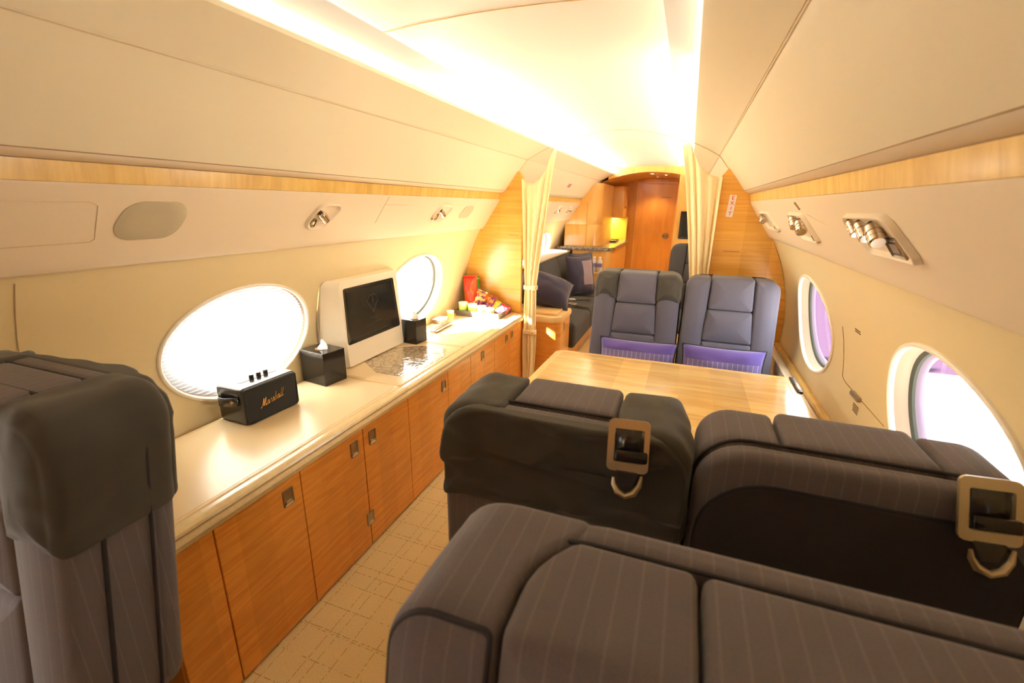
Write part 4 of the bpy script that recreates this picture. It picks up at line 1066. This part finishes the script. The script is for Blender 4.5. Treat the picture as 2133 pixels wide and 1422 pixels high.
def bottle(x, y, z, lab):
    o = thing('bottle', lab, 'bottle', (x, y, z), 0, 'water bottles')
    bm = bmesh.new(); lathe(bm, [(.001, 0), (.028, 0), (.031, .01), (.031, .05), (.029, .06), (.031, .07), (.031, .12), (.024, .145), (.013, .16), (.013, .172), (.001, .172)], 18); mesh_obj('body', bm, 'plasticclear', o, world=False)
    bm = bmesh.new(); lathe(bm, [(.001, .170), (.015, .170), (.015, .186), (.001, .187)], 14); mesh_obj('cap', bm, 'white', o, world=False)
    bm = bmesh.new(); lathe(bm, [(.0312, .065), (.0318, .065), (.0318, .11), (.0312, .11)], 18); mesh_obj('paper_band', bm, 'lilac', o, world=False)
st_ = thing('side_table', 'low wooden side table at the far end of the sofa, holding bottles', 'table', (-.50, 5.58, 0))
bm = bmesh.new(); box(bm, (-.62, 5.54, 0), (-.42, 5.66, .585), .004); mesh_obj('body', bm, 'galley', st_)
bm = bmesh.new(); box(bm, (-.63, 5.53, .585), (-.41, 5.66, .60), .004); mesh_obj('table_top', bm, 'tableedge', st_)
bottle(-.545, 5.58, .60, 'clear bottle on the low side table, the one farther from the aisle')
bottle(-.475, 5.57, .60, 'clear bottle with pale band on the low side table, nearest the aisle')

# galley
ga = thing('galley_counter', 'rounded maple galley counter with speckled stone top beyond the sofa', 'counter', (-.7, 6.4, 0))
gc = [(-1.06, 5.68, .02), (-.35, 5.68, .16), (-.35, 7.20, .02), (-1.06, 7.20, .02)]
bm = bmesh.new(); loft(bm, [(-.87, 5.68, .02)] + gc[1:3] + [(-.87, 7.20, .02)], [(0, .02), (.845, .02)], 12, 4, lambda x, h, y: (x, y, h)); mesh_obj('body', bm, 'galley', ga, sharp=50)
bm = bmesh.new(); loft(bm, gc, [(.845, 0), (.85, -.003), (.88, -.003), (.885, 0), (.886, .02)], 12, 4, lambda x, h, y: (x, y, h)); mesh_obj('stone_top', bm, 'stone', ga)
tw_ = thing('galley_tower', 'curved maple upper cabinet standing on the left end of the galley counter', 'cabinet', (-.75, 6.2, .886))
twc = [(-1.0, 5.80, .01), (-.545, 5.80, .16), (-.545, 6.75, .02), (-1.0, 6.75, .01)]
def lining_x(z): return .60 + (1.66 - z) * .8
bm = bmesh.new()
def clip(x, h, y):   # follow the sloping lining
    lim = -(.62 + max(0, (1.66 - h)) * .82) if h > 1.2 else -.985
    return (max(x, max(lim, -1.0)), y, h)
loft(bm, twc, [(.887, 0), (1.0, 0), (1.145, 0), (1.15, .003), (1.155, 0), (1.25, 0), (1.35, 0), (1.45, 0), (1.55, 0), (1.64, 0)], 14, 5, clip); mesh_obj('body', bm, 'galley', tw_, sharp=60)
bm = bmesh.new(); tube(bm, [(-.71, 5.797, .89), (-.71, 5.797, 1.145), (-.71, 5.797, 1.42)], .002, 5); mesh_obj('door_joint', bm, 'groove_shadow', tw_)
up = thing('overhead_cabinet', 'maple overhead cabinet above the galley counter, left of the door', 'cabinet', (-.42, 6.95, 1.22))
bm = bmesh.new(); box(bm, (-.66, 6.76, 1.22), (-.40, 7.2, 1.64), .01); mesh_obj('body', bm, 'galley', up)
for k in range(2):
    bm = bmesh.new(); lathe(bm, [(.001, 0), (.018, 0), (.018, .008), (.001, .012)], 14, lambda x, y, z: (-.40 + z, 6.9 + k * .12 + x, 1.36 + y)); mesh_obj('knob', bm, 'pewter', up)
bm = bmesh.new(); box(bm, (-.95, 7.12, .886), (-.38, 7.20, 1.22)); o = mesh_obj('splashback', bm, 'olive'); tag(o, 'yellow-lit splashback behind the galley counter', 'splashback')
bk = thing('tray', 'thin dark-framed tray on the galley counter', 'tray', (-.60, 6.85, .886))
bm = bmesh.new(); loft(bm, rect(-.70, 6.66, -.46, 7.02, .02), [(.887, 0), (.907, 0), (.908, .004), (.897, .006), (.897, .02)], 4, 1, lambda x, h, y: (x, y, h)); mesh_obj('body', bm, 'dark', bk)

# front wall, door, vestibule
bm = bmesh.new(); box(bm, (-1.2, 7.32, 0), (-.285, 7.42, 2.0)); box(bm, (.285, 7.32, 0), (1.2, 7.42, 2.0)); box(bm, (-.285, 7.32, 1.71), (.285, 7.42, 2.0)); box(bm, (-.3, 7.42, 0), (.3, 7.5, 2.0)); struct('wall_front', bm, 'doorwood', smooth=False, label='maple wall around the forward door', cat='wall')
bm = bmesh.new(); box(bm, (-.273, 7.335, .005), (.273, 7.385, 1.70), .002, 1); dr = struct('door_1', bm, 'doorwood', smooth=False, label='maple door at the far end of the aisle with round handle', cat='door')
bm = bmesh.new(); lathe(bm, [(.001, .03), (.030, .028), (.034, .018), (.026, .012), (.026, .004), (.045, .003), (.045, 0), (.001, 0)], 20, lambda x, y, z: (.175 + x, 7.335 - z, .955 + y)); struct('door_handle', bm, 'chrome', dr)
bm = bmesh.new()
for x in (-.288, .273): box(bm, (x, 7.305, 0), (x + .015, 7.335, 1.715))
box(bm, (-.288, 7.305, 1.70), (.288, 7.335, 1.715)); struct('door_frame', bm, 'galley', dr, smooth=False)
bm = bmesh.new(); box(bm, (.06, 7.333, 1.50), (.20, 7.336, 1.512)); struct('door_plate', bm, 'ink', dr, smooth=False)
# vestibule ceiling: arched maple soffit
bm = bmesh.new()
sweep_y(bm, [(x, 1.775 - .32 * x * x) for x in [-.95 + .1 * k for k in range(20)]], Y1 - .01, 7.4)
vs = struct('ceiling_vestibule', bm, 'galley', label='maple arched ceiling in front of the forward door', cat='ceiling')
bm = bmesh.new()
xs = [-.52 + .04 * k for k in range(27)]
for a, b in zip(xs, xs[1:]):
    q = [bm.verts.new(p) for p in ((a, Y1, 1.775 - .32 * a * a), (b, Y1, 1.775 - .32 * b * b), (b, Y1, 1.86), (a, Y1, 1.86))]; bm.faces.new(q)
struct('trim_23', bm, 'galley', smooth=False, label='narrow maple header between cabin ceiling and vestibule', cat='trim')
for (x, y, lab) in ((-.02, 6.35, 'recessed ceiling downlight, nearest of those before the forward door'), (.14, 6.55, 'recessed ceiling downlight, rightmost before the forward door'), (-.0, 7.05, 'recessed ceiling downlight directly in front of the forward door')):
    z = 1.775 - .32 * x * x
    d = thing('downlight', lab, 'light', (x, y, z), 0, 'vestibule downlights')
    bm = bmesh.new(); lathe(bm, [(.050, 0), (.050, -.005), (.042, -.006), (.036, -.002), (.036, 0)], 24); mesh_obj('ring', bm, 'chrome', d, world=False)
    bm = bmesh.new(); lathe(bm, [(.001, -.001), (.036, -.001), (.036, -.0005), (.001, -.0005)], 24); mesh_obj('lamp', bm, 'spot', d, world=False)
# partition with screen on the right
bm = bmesh.new(); box(bm, (.335, 5.5, 0), (.98, 5.54, 1.20))
box(bm, (.335, 5.5, 1.20), (.80, 5.54, 1.45)); box(bm, (.335, 5.5, 1.45), (.70, 5.54, 1.60)); box(bm, (.335, 5.5, 1.60), (.60, 5.54, 1.80)); struct('wall_partition', bm, 'galley', smooth=False, label='maple partition right of the forward door', cat='wall')
tv = thing('wall_screen', 'black wall screen on the partition behind the right curtain', 'screen', (.56, 5.495, 1.18))
bm = bmesh.new(); loft(bm, rect(.385, 1.035, .78, 1.33, .006), [(5.50, 0), (5.485, 0), (5.483, .002), (5.483, .008), (5.4845, .010), (5.4845, .03)], 3, 1, lambda x, y, z: (x, y, z)); mesh_obj('body', bm, 'screen', tv)
seat('aircraft_seat', 'grey seat with beige armrest in the forward cabin, half hidden by the right curtain', W=.50, ztop=1.04, loc=(.60, 4.62, 0), fab='sofa', back='sofa', recl=.12, flare=.05, arm=True, cushion_d=.42)

# ------------------------------------------------------------------ outside
bm = bmesh.new(); box(bm, (-60, -60, -2.0), (60, 11.5, -1.9)); box(bm, (-60, 11.5, -2.0), (0, 60, -1.9)); struct('ground', bm, 'apron', smooth=False, label='pale airport apron seen through the windows', cat='ground')
bm = bmesh.new(); box(bm, (0, 11.5, -2.0), (60, 60, -1.9)); struct('ground_asphalt', bm, 'asphalt', smooth=False, label='mauve taxiway surface seen through the right windows', cat='ground')
w = bpy.data.worlds.new('sky'); SC.world = w; w.use_nodes = True
bg = w.node_tree.nodes['Background']; bg.inputs['Color'].default_value = (.92, .96, 1, 1); bg.inputs['Strength'].default_value = 3.1

def lamp(name, kind, loc, rot, energy, col, size=.1, sy=None, spot=None):
    l = bpy.data.lights.new(name, kind); l.energy = energy; l.color = col
    if kind == 'AREA':
        l.size = size
        if sy: l.shape = 'RECTANGLE'; l.size_y = sy
    if kind == 'SPOT': l.spot_size = spot; l.spot_blend = .6; l.shadow_soft_size = size
    o = bpy.data.objects.new(name, l); link(o); o.location = loc; o.rotation_euler = rot
    return o
sun = lamp('sun', 'SUN', (-20, -28, 9), (0, 0, 0), 40, (1, .93, .82))
sun.rotation_euler = Vector((.48, .46, -.40)).to_track_quat('-Z', 'Y').to_euler(); sun.data.angle = .02
for x, y in ((-.02, 6.35), (.14, 6.55), (0, 7.05)):
    lamp('downlight_beam', 'SPOT', (x, y, 1.735), (0, 0, 0), 7, (1, .74, .42), .03, spot=math.radians(110))
lamp('galley_undercabinet_light', 'AREA', (-.62, 7.0, 1.21), (0, 0, 0), 2.5, (1, .82, .35), .2)

# ------------------------------------------------------------------ camera
cd = bpy.data.cameras.new('camera'); cam = bpy.data.objects.new('camera', cd); link(cam)
cd.sensor_width = 36; cd.lens = 16.0; cd.clip_start = .02; cd.clip_end = 300
CAMB = [[0.935991, 0.351802, 0.012452], [-0.112401, 0.265154, 0.957632], [0.333596, -0.897735, 0.287725]]
r_, u_, b_ = [Vector(v) for v in CAMB]
cam.matrix_world = Matrix(((r_.x, u_.x, b_.x, .475), (r_.y, u_.y, b_.y, 0), (r_.z, u_.z, b_.z, 1.376), (0, 0, 0, 1)))
cd.dof.use_dof = True; cd.dof.focus_distance = 1.7; cd.dof.aperture_fstop = 4.0
SC.camera = cam
SC.view_settings.view_transform = 'Standard'; SC.view_settings.look = 'None'; SC.view_settings.gamma = 1
SC.view_settings.exposure = 1.7
SC.cycles.use_denoising = True
SC.cycles.max_bounces = 10; SC.cycles.diffuse_bounces = 8; SC.cycles.transparent_max_bounces = 16
SC.cycles.sample_clamp_indirect = 8
